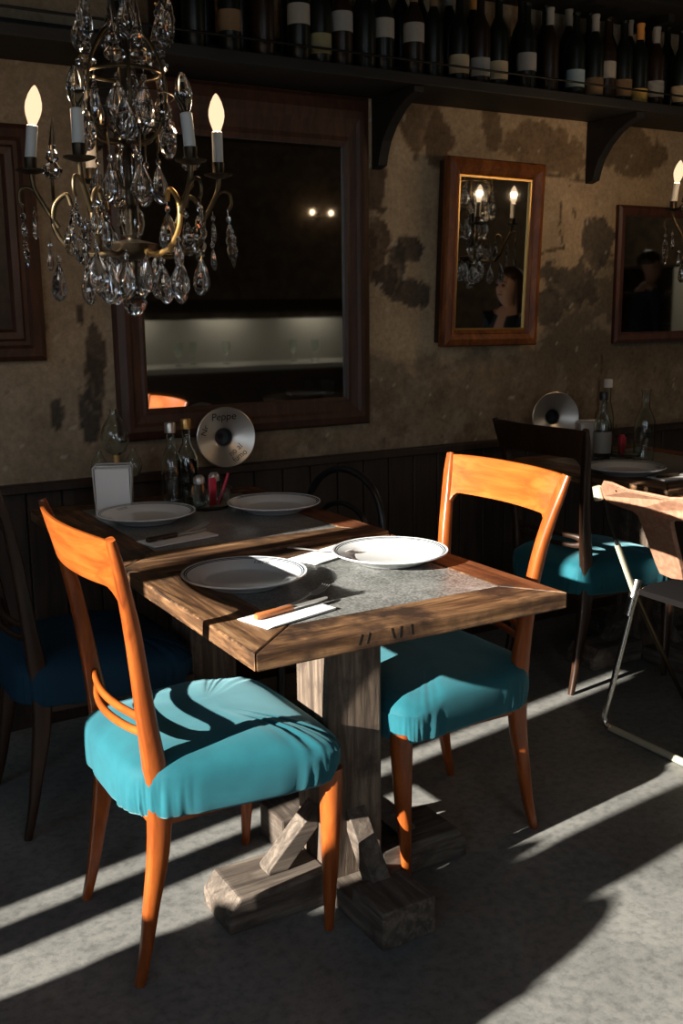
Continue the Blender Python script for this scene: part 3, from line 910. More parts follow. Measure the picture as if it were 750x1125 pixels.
# ------------------------------------------------------------------ mirrors
def frame_mirror(name, label, loc, w_, h, fw_, depth, mk, prof, group, tilt=0, spin=0, inner=None, fwt=None):
    t = empty(name, loc, label, 'mirror', group)
    t.rotation_euler = (tilt, spin, 0)
    W2, H2 = w_ / 2, h / 2
    fwt = fwt or fw_
    fr = MB()
    # mitred moulding: profile (u 0 outer..1 inner, depth)
    L = []
    for u, d in prof:
        fx, ft = fw_ * u, fwt * u
        L.append([(-W2 + fx, -d, -H2 + fx), (W2 - fx, -d, -H2 + fx), (W2 - fx, -d, H2 - ft), (-W2 + fx, -d, H2 - ft)])
    vs = [v for r in L for v in r]
    fs = []
    for i in range(len(prof) - 1):
        for k in range(4):
            fs.append((i * 4 + k, i * 4 + (k + 1) % 4, (i + 1) * 4 + (k + 1) % 4, (i + 1) * 4 + k))
    fr.add(vs, fs)
    fr.build('frame', mk, t)
    ix = W2 - fw_ + .004
    MB().span((-ix, -.010, -H2 + fw_ - .004), (ix, -.004, H2 - fwt + .004)).build('mirror_glass', M['mirror'], t)
    if inner:
        e = MB()
        for (a, b_) in (((-ix, -H2 + fw_), (ix, -H2 + fw_ + .008)), ((-ix, H2 - fwt - .008), (ix, H2 - fwt)), ((-ix, -H2 + fw_ + .008), (-ix + .008, H2 - fwt - .008)), ((ix - .008, -H2 + fw_ + .008), (ix, H2 - fwt - .008))):
            e.span((a[0], -.018, a[1]), (b_[0], -.0105, b_[1]))
        e.build('inner_slip', inner, t, weld=False)
    return t
PR = [(0, 0), (0, .020), (.08, .030), (.3, .040), (.45, .038), (.55, .030), (.8, .024), (.9, .026), (1, .020), (1, .004)]
frame_mirror('large_mirror', 'large mirror in a wide dark wood frame behind the back table', (1.582, YW - .001, 1.515), .985, 1.17, .105, .05, M['mirror_wood'], PR, 'wall mirrors', fwt=.17)
gm = frame_mirror('gilt_mirror', 'narrow gilt copper framed mirror hung leaning on the peeling wall', (2.612, YW - .062, 1.561), .475, .705, .062, .04, M['gold_wood'], [(0, 0), (0, .022), (.1, .032), (.45, .040), (.75, .026), (.82, .028), (1, .016), (1, .004)], 'wall mirrors', tilt=math.radians(1.7), spin=math.radians(.7), inner=M['gilt'])
MB().span((-.225, .0, -.34), (.225, .046, .34)).build('backing', M['dark_wood'], gm)
frame_mirror('small_mirror', 'mirror in plain reddish wood frame at right edge of the wall', (3.72, YW - .002, 1.49), .76, .585, .045, .03, M['red_wood'], [(0, 0), (0, .018), (.3, .026), (.8, .020), (1, .014), (1, .004)], 'wall mirrors')
# carved panel at the left edge
t = empty('wall_panel', (.62, YW - .001, 1.565), 'dark carved wooden framed panel cut off by the left edge', 'wall panel')
fr = MB()
W2, H2 = .245, .355
prof = [(0, 0), (0, .02), (.015, .03), (.04, .034), (.05, .022), (.062, .022), (.07, .03), (.09, .026), (.10, .012)]
vs, fs = [], []
for u, d in prof:
    vs += [(-W2 + u, -d, -H2 + u), (W2 - u, -d, -H2 + u), (W2 - u, -d, H2 - u), (-W2 + u, -d, H2 - u)]
for i in range(len(prof) - 1):
    for k in range(4):
        fs.append((i * 4 + k, i * 4 + (k + 1) % 4, (i + 1) * 4 + (k + 1) % 4, (i + 1) * 4 + k))
fr.add(vs, fs).build('frame', M['mirror_wood'], t)
MB().span((-W2 + .098, -.012, -H2 + .098), (W2 - .098, -.004, H2 - .098)).build('centre_board', M['dark_wood'], t)

# ------------------------------------------------------------------ wine shelf
SZ = 2.105
t = empty('wine_shelf', (0, YW, SZ), 'long black wooden wine shelf on brackets along the top of the wall', 'shelf')
MB().span((X0 + .15, -.29, 0), (6.0, -.002, .035)).build('shelf_board', M['black_shelf'], t, bevel=.003)
MB().span((X0 + .15, -.135, .035), (6.0, -.002, .085)).build('back_step', M['black_shelf'], t, bevel=.003)
rl = MB()
rl.tube([(X0 + .15, -.282, .075), (6.0, -.282, .075)], .004, 8)
rl.build('guard_rail', M['iron'], t, smooth=60)
for k in range(7):
    MB().tube([(.45 + k * .72, -.282, .035), (.45 + k * .72, -.282, .076)], .004, 8).build('rail_post', M['iron'], t, smooth=60)
for xb in (-.0, 1.06, 2.12, 3.175, 4.23):
    pol = [(-.002, 0), (-.275, 0), (-.275, -.02), (-.225, -.035), (-.17, -.062), (-.115, -.105), (-.075, -.155), (-.055, -.20), (-.045, -.235), (-.002, -.245)]
    n = len(pol)
    vs = [(xb - .02, y, z) for y, z in pol] + [(xb + .02, y, z) for y, z in pol]
    MB().add(vs, [tuple(range(n)), tuple(range(2 * n - 1, n - 1, -1))] + [(i, i + n, (i + 1) % n + n, (i + 1) % n) for i in range(n)]).build('bracket', M['black_shelf'], t, bevel=.003)
t2 = empty('upper_shelf', (0, YW, 2.50), 'upper black shelf board above the wine bottles, near the ceiling', 'shelf')
MB().span((X0 + .15, -.30, 0), (6.0, -.002, .04)).build('shelf_board', M['black_shelf'], t2, bevel=.003)
for k in range(5):
    MB().span((.2 + 1.06 * k - .015, -.22, -.03), (.2 + 1.06 * k + .015, -.002, 0)).build('batten', M['black_shelf'], t2)

BODY = [(0, 0), (.033, .002), (.0365, .008), (.0365, .175), (.034, .195), (.022, .222), (.0145, .240), (.0135, .295), (.0155, .297), (.0155, .305), (0, .305)]
bottle_mesh = {}
def wine_bottle(x, y, z, lab, cap, lz, label, body='bottle_dark', lh=.06, s=1):
    t = empty('wine_bottle', (x, y, z), label, 'bottle', 'wine bottles on the shelf', random.uniform(-.2, .2))
    def part(key, fn):
        if key not in bottle_mesh:
            bottle_mesh[key] = fn().data
            return
        o = bpy.data.objects.new(key[0], bottle_mesh[key])
        col.objects.link(o)
        o.parent = t
    part(('bottle_glass', body), lambda: MB().lathe(BODY, 24).build('bottle_glass', M[body], t, smooth=45))
    if lab:
        part(('label_paper', lab, lz, lh), lambda: MB().lathe([(.0366, lz - lh / 2), (.0370, lz - lh / 2), (.0370, lz + lh / 2), (.0366, lz + lh / 2)], 24).build('label_paper', M['lab_' + lab], t, smooth=60))
    if cap:
        part(('foil_cap', cap), lambda: MB().lathe([(.0142, .245), (.0148, .245), (.0146, .294), (.0162, .296), (.0162, .3065), (0, .307)], 18).build('foil_cap', M['lab_' + cap], t, smooth=50))
ZF, ZB = SZ + .035, SZ + .085
YF, YB = YW - .205, YW - .075
ORD = ['first', 'second', 'third', 'fourth', 'fifth', 'sixth', 'seventh', 'eighth', 'ninth', 'tenth', 'eleventh', 'twelfth', 'thirteenth', 'fourteenth', 'fifteenth', 'sixteenth', 'seventeenth', 'eighteenth', 'nineteenth', 'twentieth', 'twenty-first', 'twenty-second', 'twenty-third', 'twenty-fourth', 'twenty-fifth', 'twenty-sixth', 'twenty-seventh', 'twenty-eighth', 'twenty-ninth', 'thirtieth']
front = [(1.22, None, None, .07), (1.33, None, None, .07), (1.45, 'brown', None, .10), (1.56, None, None, .07), (1.688, 'white', None, .145), (1.768, 'olive', None, .065), (1.855, 'grey', None, .145), (1.94, None, None, .07), (2.022, 'white', None, .145), (2.145, 'white', 'brown', .145), (2.235, None, 'brown', .07),
         (2.345, 'cream', None, .065), (2.425, 'grey', None, .06), (2.51, 'cream', None, .058), (2.641, 'grey', None, .10), (2.76, None, 'grey', .07), (2.89, 'blue', None, .068), (2.975, 'brown', 'grey', .045), (3.055, 'white', None, .115), (3.135, 'brown', None, .055), (3.225, 'yellow', 'orange', .03), (3.325, 'grey', 'grey', .07), (3.455, 'cream', None, .06), (3.56, None, None, .07)]
for i, (x, lab, cap, lz) in enumerate(front):
    d = ('dark wine bottle with %s label' % lab) if lab else 'dark wine bottle without visible label'
    wine_bottle(x, YF + random.uniform(-.015, .01), ZF, lab, cap, lz, '%s, %s from left in front row of the shelf' % (d, ORD[i]), 'bottle_dark' if i % 3 else 'bottle_brown', .062)
back = [(1.30, None, None), (1.42, None, 'grey'), (1.55, None, None), (1.74, None, None), (1.90, None, None), (2.02, None, None), (2.10, None, None), (2.18, None, None), (2.26, None, None), (2.39, None, 'grey'), (2.50, None, 'orange'), (2.62, None, 'grey'), (2.73, None, None), (2.85, None, None), (2.97, None, 'white'), (3.08, None, None), (3.19, None, None), (3.30, None, 'white'), (3.41, None, None), (3.52, None, None)]
for i, (x, lab, cap) in enumerate(back):
    d = ('wine bottle with %s label' % lab) if lab else ('dark wine bottle with %s cap' % cap if cap else 'plain dark wine bottle')
    wine_bottle(x, YB, ZB, lab, cap, .11, '%s, %s from left in back row of the shelf' % (d, ORD[i]), 'bottle_dark' if i % 2 else 'bottle_brown', .07)
# ------------------------------------------------------------------ chandelier
def chandelier(loc, label, lit):
    """local z = world z - 1.37"""
    t = empty('chandelier', loc, label, 'chandelier', 'crystal chandeliers')
    Z = lambda z: z - 1.37
    view = math.atan2(-loc[1], -loc[0])
    br, db = M['brass'], M['dark_brass']
    MB().lathe([(0, Z(1.425)), (.008, Z(1.43)), (.014, Z(1.445)), (.010, Z(1.46)), (.010, Z(1.49)), (.012, Z(1.60)), (.009, Z(1.63)), (.009, Z(1.72)), (.016, Z(1.73)), (.009, Z(1.745)), (.008, Z(1.95)), (.014, Z(2.0)), (.008, Z(2.02)), (.007, Z(2.2)), (.006, ZC - 1.37), (0, ZC - 1.37)], 18).build('stem', db, t, smooth=40)
    MB().lathe([(0, Z(1.485)), (.03, Z(1.49)), (.052, Z(1.505)), (.058, Z(1.52)), (.05, Z(1.522)), (.014, Z(1.53)), (0, Z(1.53))], 28).build('hub_bowl', db, t, smooth=50)
    def ribbed(prof, name, ribs=12, amp=.12, mk='crystal'):
        m = MB()
        n = ribs * 4
        vs, fs = [], []
        for r, z in prof:
            for k in range(n):
                a = 2 * PI * k / n
                q = r * (1 + amp * math.cos(ribs * a) * .5)
                vs.append((q * math.cos(a), q * math.sin(a), z))
        for i in range(len(prof) - 1):
            for k in range(n):
                fs.append((i * n + k, i * n + (k + 1) % n, (i + 1) * n + (k + 1) % n, (i + 1) * n + k))
        m.add(vs, fs)
        return m.build(name, M[mk], t, smooth=35)
    ribbed([(.010, Z(1.533)), (.022, Z(1.54)), (.027, Z(1.56)), (.025, Z(1.585)), (.014, Z(1.60)), (.010, Z(1.60))], 'glass_knop')
    ribbed([(.010, Z(1.632)), (.020, Z(1.64)), (.026, Z(1.67)), (.024, Z(1.70)), (.012, Z(1.715)), (.009, Z(1.716))], 'glass_urn')
    ribbed([(.010, Z(1.952)), (.020, Z(1.96)), (.023, Z(2.0)), (.021, Z(2.10)), (.024, Z(2.13)), (.012, Z(2.15)), (.0085, Z(2.15))], 'glass_column', 14)
    # faceted crystal ball with a spire
    m = MB()
    R = .036
    vs, fs = [], []
    n = 18
    pr = [(0.009, -R), (R * .5, -R * .86), (R * .86, -R * .5), (R, 0), (R * .86, R * .5), (R * .5, R * .86), (.009, R)]
    m.lathe([(r, Z(1.768) + z) for r, z in pr], n)
    cb = m.build('crystal_ball', M['crystal'], t)
    cb.location = (.040 * math.cos(view + .35), .040 * math.sin(view + .35), 0)
    cage = MB()
    for k in range(6):
        a = PI * k / 3 + .3
        c, s = math.cos(a), math.sin(a)
        cage.tube(spline([(c * .012, s * .012, Z(1.96)), (c * .05, s * .05, Z(1.93)), (c * .082, s * .082, Z(1.87)), (c * .088, s * .088, Z(1.80)), (c * .062, s * .062, Z(1.735)), (c * .012, s * .012, Z(1.725))], 5), .0035, 8)
    cage.build('cage', br, t, smooth=60, weld=False)
    # upper crown
    up = MB()
    up.tube([(.075 * math.cos(2 * PI * k / 24), .075 * math.sin(2 * PI * k / 24), Z(1.86)) for k in range(24)], .004, 8, closed=True)
    up.build('crown_ring', br, t, smooth=60)
    for k in range(6):
        a = PI * k / 3 + .3
        c, s = math.cos(a), math.sin(a)
        MB().tube(spline([(c * .012, s * .012, Z(2.02)), (c * .05, s * .05, Z(2.08)), (c * .085, s * .085, Z(2.07)), (c * .10, s * .10, Z(2.03)), (c * .09, s * .09, Z(2.01))], 5), .0035, 8).build('upper_arm', M['gilt'] if k % 2 else br, t, smooth=60)
    drop = {}
    def linked(kind, fn, pos, rz):
        if kind not in drop:
            o = fn()
            drop[kind] = o.data
        else:
            o = bpy.data.objects.new(drop[kind].name.split('.')[0], drop[kind])
            col.objects.link(o)
            o.parent = t
        o.location = pos
        o.rotation_euler = (random.uniform(-.08, .08), random.uniform(-.08, .08), rz)
        return o
    def teardrop():
        m = MB()
        H = .066
        pr = [(.0005, -H), (.0075, -H + .003), (.0130, -H + .010), (.0158, -H + .020), (.0150, -H + .032), (.0105, -H + .046), (.0055, -H + .058), (.0018, -H + .065)]
        m.lathe([(r * 1.42, z * 1.22) for r, z in pr], 12, sy=.68)
        m.lathe([(.0004, -.001), (.0045, .002), (.006, .007), (.0045, .012), (.0004, .015)], 8)
        m.tube([(0, 0, .013), (0, 0, .024)], .0008, 5)
        return m.build('crystal_drop', M['crystal'], t, weld=False, smooth=28)
    def small_drop():
        m = MB()
        H = .048
        pr = [(.0005, -H), (.0055, -H + .002), (.0100, -H + .008), (.0118, -H + .015), (.0112, -H + .023), (.008, -H + .034), (.0016, -H + .047)]
        m.lathe(pr, 10, sy=.55)
        m.lathe([(.0004, -.001), (.004, .002), (.005, .006), (.004, .010), (.0004, .012)], 8)
        m.tube([(0, 0, .011), (0, 0, .020)], .0008, 5)
        return m.build('crystal_drop', M['crystal'], t, weld=False, smooth=28)
    def pendalogue():
        m = MB()
        out = [(0, -.075), (.007, -.066), (.006, -.060), (.014, -.056), (.019, -.046), (.014, -.040), (.0125, -.036), (.019, -.030), (.020, -.022), (.013, -.016), (.009, -.012), (.010, -.006), (.006, 0), (0, .003)]
        pol = out + [(-x, z) for x, z in reversed(out[1:-1])]
        pol = [(x * 1.3, z * 1.25) for x, z in pol]
        n = len(pol)
        vs = [(x, 0, z) for x, z in pol] + [(x * .55, -.006, z * .72 - .01) for x, z in pol] + [(x * .55, .006, z * .72 - .01) for x, z in pol]
        fs = []
        for i in range(n):
            j = (i + 1) % n
            fs += [(i, j, n + j, n + i), (j, i, 2 * n + i, 2 * n + j)]
        fs += [tuple(n + i for i in range(n)), tuple(2 * n + i for i in reversed(range(n)))]
        m.add(vs, fs)
        m.lathe([(.0004, .004), (.005, .008), (.0065, .013), (.005, .018), (.0004, .021)], 8)
        m.tube([(0, 0, .02), (0, 0, .034)], .0008, 5)
        return m.build('crystal_pendalogue', M['crystal'], t, weld=False)
    def spire():
        m = MB()
        m.lathe([(.0, 0), (.012, .004), (.020, .014), (.022, .022), (.012, .032), (.008, .036), (.014, .042), (.012, .052), (.006, .060), (.0075, .07), (.004, .10), (.0006, .125)], 10)
        return m.build('crystal_spire', M['crystal'], t)
    # arms with candles: bearings measured from the viewer's direction
    angs = [-27, 37, 107, -97, -156]
    for k, ad in enumerate(angs):
        a = view + math.radians(ad)
        c, s = math.cos(a), math.sin(a)
        P = lambda r, z, da=0: (r * math.cos(a + da), r * math.sin(a + da), Z(z))
        pts = [P(.035, 1.512), P(.075, 1.497), P(.125, 1.51), P(.158, 1.55), P(.157, 1.598), P(.132, 1.622), P(.122, 1.60)]
        MB().tube(spline(pts, 6), [.0065 - .0015 * i / 36 for i in range(37)], 10).build('arm', br if k != 1 else M['gilt'], t, smooth=60)
        pts = [P(.150, 1.555), P(.178, 1.60), P(.196, 1.635), P(.200, 1.662)]
        MB().tube(spline(pts, 6), .0052, 10).build('candle_branch', br, t, smooth=60)
        pts = [P(.182, 1.612), P(.205, 1.635), P(.224, 1.632), P(.228, 1.610), P(.222, 1.598)]
        MB().tube(spline(pts, 5), .0038, 8).build('scroll_hook', br, t, smooth=60)
        x, y, z = P(.20, 1.662)
        MB().lathe([(0, z), (.012, z + .001), (.03, z + .007), (.031, z + .010), (.014, z + .008), (.0125, z + .012), (.0135, z + .034), (0, z + .034)], 22, c=(x, y, 0)).build('drip_pan', db, t, smooth=40)
        tl = Matrix.Rotation(random.uniform(-.05, .08), 3, 'X') @ Matrix.Rotation(random.uniform(-.06, .06), 3, 'Y')
        lean = {0: (.0, .0), 1: (-.09, 0), 2: (0, 0), 3: (.13, 0), 4: (0, 0)}[k]
        o = bpy.data.objects.new('candle', MB().lathe([(0, 0), (.0118, 0), (.0118, .066), (.009, .068), (0, .068)], 20).build('candle', M['candle'], t, smooth=40).data)
        old = [q for q in t.children if q.name.startswith('candle') and q.data == o.data][0]
        bpy.data.objects.remove(o)
        old.location = (x, y, z + .030)
        rx = r0 * lean[0]
        old.rotation_euler = (rx.y * -1 if False else -lean[0] * r0.y, lean[0] * r0.x, 0)
        st = lit[k]
        BM = {2: 'bulb_on', 1: 'bulb_amber', 0: 'glass'}[st]
        b = MB().lathe([(.007, .066), (.0085, .070), (.0150, .088), (.0172, .100), (.0165, .112), (.012, .128), (.006, .140), (.0015, .1455), (0, .146)], 20).build('bulb', M[BM], old, smooth=60)
        if st:
            li = bpy.data.lights.new('bulb_light', 'POINT')
            li.color = (1, .68, .40)
            li.energy = LAMP * (1 if st == 2 else .4)
            li.shadow_soft_size = .012
            lo = bpy.data.objects.new('bulb_light', li)
            col.objects.link(lo)
            lo.parent = old
            lo.location = (0, 0, .105)
        # crystals on this arm
        linked('pen', pendalogue, P(.222, 1.565), a + PI / 2 + random.uniform(-.3, .3))
        linked('drop', teardrop, P(.155, 1.478 + .02 * random.random()), a + PI / 2 + random.uniform(-.5, .5))
        linked('drop', teardrop, P(.100, 1.475), a + PI / 2 + random.uniform(-.5, .5))
        linked('drop', teardrop, P(.122, 1.577), a + PI / 2 + random.uniform(-.5, .5))
        linked('small', small_drop, P(.195, 1.575, .12), a + PI / 2 + random.uniform(-.5, .5))
        linked('small', small_drop, P(.175, 1.515, -.10), a + PI / 2 + random.uniform(-.5, .5))
        if k in (2, 3):
            pass
        if k == 3: linked('spire', spire, P(.165, 1.655, -.16), a); 
        if k == 1: linked('spire', spire, P(.165, 1.655, .2), a)
        if k in (1, 3):
            da = .2 if k == 1 else -.16
            MB().tube([P(.158, 1.59), P(.165, 1.63, da), P(.165, 1.656, da)], .004, 8).build('spire_stalk', br, t, smooth=60)
    # ring of drops below the hub, two rows in the cage, upper drops, bottom ball
    for k in range(8):
        a = 2 * PI * k / 8 + .2
        linked('drop', teardrop, (.055 * math.cos(a), .055 * math.sin(a), Z(1.498 - .012 * (k % 2))), a + PI / 2 + random.uniform(-.4, .4))
    for k in range(9):
        a = 2 * PI * k / 9
        linked('drop', teardrop, (.078 * math.cos(a), .078 * math.sin(a), Z(1.832)), a + PI / 2 + random.uniform(-.3, .3))
    for k in range(6):
        a = 2 * PI * k / 6 + .3
        linked('small', small_drop, (.088 * math.cos(a), .088 * math.sin(a), Z(1.765)), a + PI / 2)
        linked('drop', teardrop, (.062 * math.cos(a + .3), .062 * math.sin(a + .3), Z(1.680)), a + PI / 2 + random.uniform(-.5, .5))
    hk = MB()
    for k in range(6):
        a = 2 * PI * k / 6 + .6
        hk.tube(spline([(.012 * math.cos(a), .012 * math.sin(a), Z(1.735)), (.04 * math.cos(a), .04 * math.sin(a), Z(1.755)), (.062 * math.cos(a), .062 * math.sin(a), Z(1.748)), (.062 * math.cos(a), .062 * math.sin(a), Z(1.705))], 4), .0025, 6)
    hk.build('hook', br, t, smooth=60, weld=False)
    for k in range(6):
        a = PI * k / 3 + .3
        linked('drop', teardrop, (.090 * math.cos(a), .090 * math.sin(a), Z(1.985)), a + PI / 2 + random.uniform(-.5, .5))
        if k % 2: linked('pen', pendalogue, (.100 * math.cos(a + .12), .100 * math.sin(a + .12), Z(1.995)), a + PI / 2)
    for k in range(6):
        a = 2 * PI * k / 6 + .15
        linked('drop', teardrop, (.102 * math.cos(a), .102 * math.sin(a), Z(1.795 - .03 * (k % 2))), a + PI / 2 + random.uniform(-.3, .3))
    sk = MB()
    sk.tube([(.10 * math.cos(2 * PI * k / 28), .10 * math.sin(2 * PI * k / 28), Z(1.815)) for k in range(28)], .0014, 6, closed=True)
    sk.build('drop_ring', db, t, smooth=60)
    linked('spire', spire, (.045 * math.cos(view + .35), .045 * math.sin(view + .35), Z(1.79)), 0)
    for a in (view + .5, view - .2, view + 1.9, view - 1.6):
        linked('spire', spire, (.075 * math.cos(a), .075 * math.sin(a), Z(1.862)), a)
    b = MB()
    b.lathe([(0.0005, -.054), (.012, -.0505), (.021, -.041), (.0262, -.027), (.021, -.0125), (.012, -.003), (.0005, 0)], 14)
    b.build('bottom_ball', M['crystal'], t).location = (0, 0, Z(1.425))
    return t
LAMP = 9
chandelier((.757, 2.15, 1.352), 'crystal chandelier with candle bulbs hanging above the front table', [0, 0, 2, 2, 1])
random.seed(11)
chandelier((3.08, 2.515, 1.40), 'second crystal chandelier cut off by right edge, near the small mirror', [2, 1, 2, 2, 2])

# ------------------------------------------------------------------ people (a woman seen in the gilt mirror, a man seen in the small mirror, a seated guest by the window)
def skin_mat():
    m, nt, b = mat('skin')
    b.inputs['Base Color'].default_value = (.62, .37, .27, 1)
    b.inputs['Roughness'].default_value = .5
    return m
M['skin'] = skin_mat()
M['hair'] = pbr('brown_hair', (.05, .025, .012), .5)
M['navy'] = pbr('navy_cloth', (.012, .022, .035), .9)
M['dark_cloth'] = pbr('charcoal_cloth', (.018, .018, .02), .9)
M['denim'] = pbr('dark_denim', (.02, .03, .05), .9)
M['shoe'] = pbr('black_shoe', (.01, .01, .01), .4)
M['eye'] = pbr('eye', (.02, .015, .012), .2)
M['lip'] = pbr('lip', (.35, .11, .09), .4)
def person(name, label, loc, rz, pose, top, bottom, scale=1, long_hair=True, head_turn=0):
    t = empty(name, loc, label, 'person', None, rz)
    V, E, Rd = [], [], []
    def vert(p, r, par=None):
        V.append(Vector(p)); Rd.append(r if isinstance(r, tuple) else (r, r))
        if par is not None: E.append((par, len(V) - 1))
        return len(V) - 1
    sit = pose == 'sit'
    hz = .50 if sit else .92     # pelvis height; faces +x
    pel = vert((0, 0, hz), (.115, .15))
    wa = vert((-.01, 0, hz + .17), (.16 if sit else .095, .19 if sit else .13), pel)
    ch = vert((.0, 0, hz + .34), (.17 if sit else .105, .19 if sit else .155), wa)
    sh = vert((-.01, 0, hz + .475), (.07, .12), ch)
    nk = vert((.005, 0, hz + .555), .048, sh)
    hd = []
    T = Matrix.Rotation(head_turn, 3, 'Z')
    def hv(p, r, par): return vert(T @ Vector(p) + Vector((0, 0, hz)), r, par)
    jaw = hv((.035, 0, .625), (.062, .055), nk)
    mid = hv((.022, 0, .69), (.088, .072), jaw)
    cr = hv((.010, 0, .755), (.088, .074), mid)
    tp = hv((.005, 0, .80), (.05, .045), cr)
    nose = hv((.118, 0, .672), (.012, .011), mid)
    ends = {}
    for s in (-1, 1):
        ear = hv((.012, s * .083, .69), (.016, .010), mid)
        so = vert((-.01, s * .165, hz + .47), .055, sh)
        if sit:
            el = vert((.05, s * .215, hz + .22), .05, so); wr = vert((.27, s * .15, hz + .16), .029, el); pd = Vector((.95, -.15 * s, .05))
        else:
            el = vert((-.03, s * .24, hz + .20), .041, so); wr = vert((.04, s * .26, hz - .04), .027, el); pd = Vector((.25, 0, -1))
        pd.normalize()
        W = V[wr]
        side = Vector((0, 1, 0)).cross(pd).normalized() if not sit else Vector((0, s, 0))
        pm = vert(W + pd * .055, (.034, .020), wr)
        dn = Vector((0, 0, -1)) if sit else Vector((.5, -s * .3, 0))
        for f in range(4):
            o = side * ((f - 1.5) * .019)
            L_ = (.036, .042, .039, .030)[f]
            a1 = vert(V[pm] + o + pd * .040, .0095, pm)
            a2 = vert(V[a1] + pd * L_ + dn * .008, .0085, a1)
            vert(V[a2] + pd * L_ * .7 + dn * .016, .007, a2)
        th = vert(W + pd * .03 - side * .035, .011, wr)
        vert(V[th] + pd * .04 - side * .016, .0085, th)
        hp = vert((0.0, s * .095, hz - .03), .095, pel)
        if sit:
            kn = vert((.44, s * .12, hz - .02), .062, hp); an = vert((.42, s * .12, .09), .038, kn)
        else:
            kn = vert((.02, s * .10, .49), .060, hp); an = vert((-.01, s * .10, .09), .038, kn)
        to = vert(V[an] + Vector((.13, 0, -.055)), (.042, .03), an)
        vert(V[an] + Vector((-.04, 0, -.06)), (.036, .03), an)
    me = bpy.data.meshes.new('body')
    me.from_pydata(V, E, [])
    o = bpy.data.objects.new('body', me)
    col.objects.link(o)
    md = o.modifiers.new('skin', 'SKIN')
    for i, sv in enumerate(me.skin_vertices[0].data):
        sv.radius = Rd[i]
        sv.use_root = (i == 0)
    sb = o.modifiers.new('sub', 'SUBSURF'); sb.levels = 2; sb.render_levels = 2
    dg = bpy.context.evaluated_depsgraph_get()
    nm = bpy.data.meshes.new_from_object(o.evaluated_get(dg))
    bpy.data.objects.remove(o)
    for q in (M['skin'], M[top], M[bottom], M['shoe']): nm.materials.append(q)
    wrs = [v for v, r in zip(V, Rd) if r in ((.027, .027), (.029, .029))]
    for p in nm.polygons:
        p.use_smooth = True
        c = p.center
        near = min(((c - w_).dot((Vector((1, 0, 0)) if sit else Vector((.2, 0, -1)))) if (c - w_).length < .17 else -1) for w_ in wrs)
        hand = any((c - w_).length < .2 and (c - w_).dot(Vector((1, 0, .1)) if sit else Vector((.2, 0, -1))) > .0 for w_ in wrs)
        if hand: k = 0
        elif c.z > hz + .50 or (c.z > hz + .40 and c.x > .05 and abs(c.y) < .05): k = 0
        elif c.z < .11: k = 3
        elif c.z > hz + .06 and not (sit and c.x > .25): k = 1
        else: k = 2
        p.material_index = k
    body = bpy.data.objects.new('body', nm)
    col.objects.link(body)
    body.parent = t
    # hair and face
    H = MB()
    n, mrows = 28, 12
    vs, fs = [], []
    for j in range(mrows + 1):
        ph = PI * .60 * j / mrows
        for i in range(n):
            a = 2 * PI * i / n
            front = max(0, math.cos(a))
            q = ph * (1 - .42 * front ** 1.5)
            wv = 1 + .03 * math.sin(a * 9 + j)
            vs.append(T @ Vector((-.004 + .103 * wv * math.sin(q) * math.cos(a), .086 * wv * math.sin(q) * math.sin(a), .735 + .092 * math.cos(q))) + Vector((0, 0, hz)))
    for j in range(mrows):
        for i in range(n):
            fs.append((j * n + i, j * n + (i + 1) % n, (j + 1) * n + (i + 1) % n, (j + 1) * n + i))
    H.add(vs, fs)
    if long_hair:
        for i in range(15):
            a = math.radians(75 + 210 * i / 14)
            p = [(.09 * math.cos(a) - .005, .08 * math.sin(a), .74), (.10 * math.cos(a) - .01, .088 * math.sin(a), .66), (.095 * math.cos(a) - .015, .095 * math.sin(a), .57), (.10 * math.cos(a) - .02, .10 * math.sin(a), .50)]
            H.tube([T @ Vector(v) + Vector((0, 0, hz)) for v in p], [.018, .02, .018, .006], 8)
    H.build('hair', M['hair'], t, smooth=60, weld=False)
    for s in (-1, 1):
        c = T @ Vector((.098, s * .032, .700)) + Vector((0, 0, hz))
        MB().lathe([(0, -.011), (.008, -.008), (.012, 0), (.008, .008), (0, .011)], 12, c=c).build('eye', M['eye'], t, smooth=80)
        MB().tube([T @ Vector((.100, s * .015, .722)) + Vector((0, 0, hz)), T @ Vector((.102, s * .033, .727)) + Vector((0, 0, hz)), T @ Vector((.090, s * .052, .722)) + Vector((0, 0, hz))], .004, 6).build('eyebrow', M['hair'], t, smooth=60)
    MB().tube([T @ Vector((.092, -.024, .636)) + Vector((0, 0, hz)), T @ Vector((.102, 0, .638)) + Vector((0, 0, hz)), T @ Vector((.092, .024, .636)) + Vector((0, 0, hz))], [.003, .0065, .003], 8).build('mouth', M['lip'], t, smooth=60)
    t.scale = (scale,) * 3
    return t
person('person', 'woman in dark V-neck top whose face shows in the gilt mirror', (4.04, 1.66, 0), math.radians(168), 'stand', 'navy', 'dark_cloth', .855, True, .15)
person('person', 'man in dark blue jacket whose silhouette shows in the small mirror', (6.95, .13, 0), math.radians(20), 'stand', 'navy', 'denim', 1.04, False)
person('person', 'guest seated by the street window, outside the left edge, facing the tables', (-1.27, 1.295, 0), math.radians(5), 'sit', 'dark_cloth', 'denim', 1.015, True)
copy_tree(chA, loc=(-1.20, 1.295, 0), rz=.09, label='wooden chair under the guest beside the street window, outside the picture', group=grp)

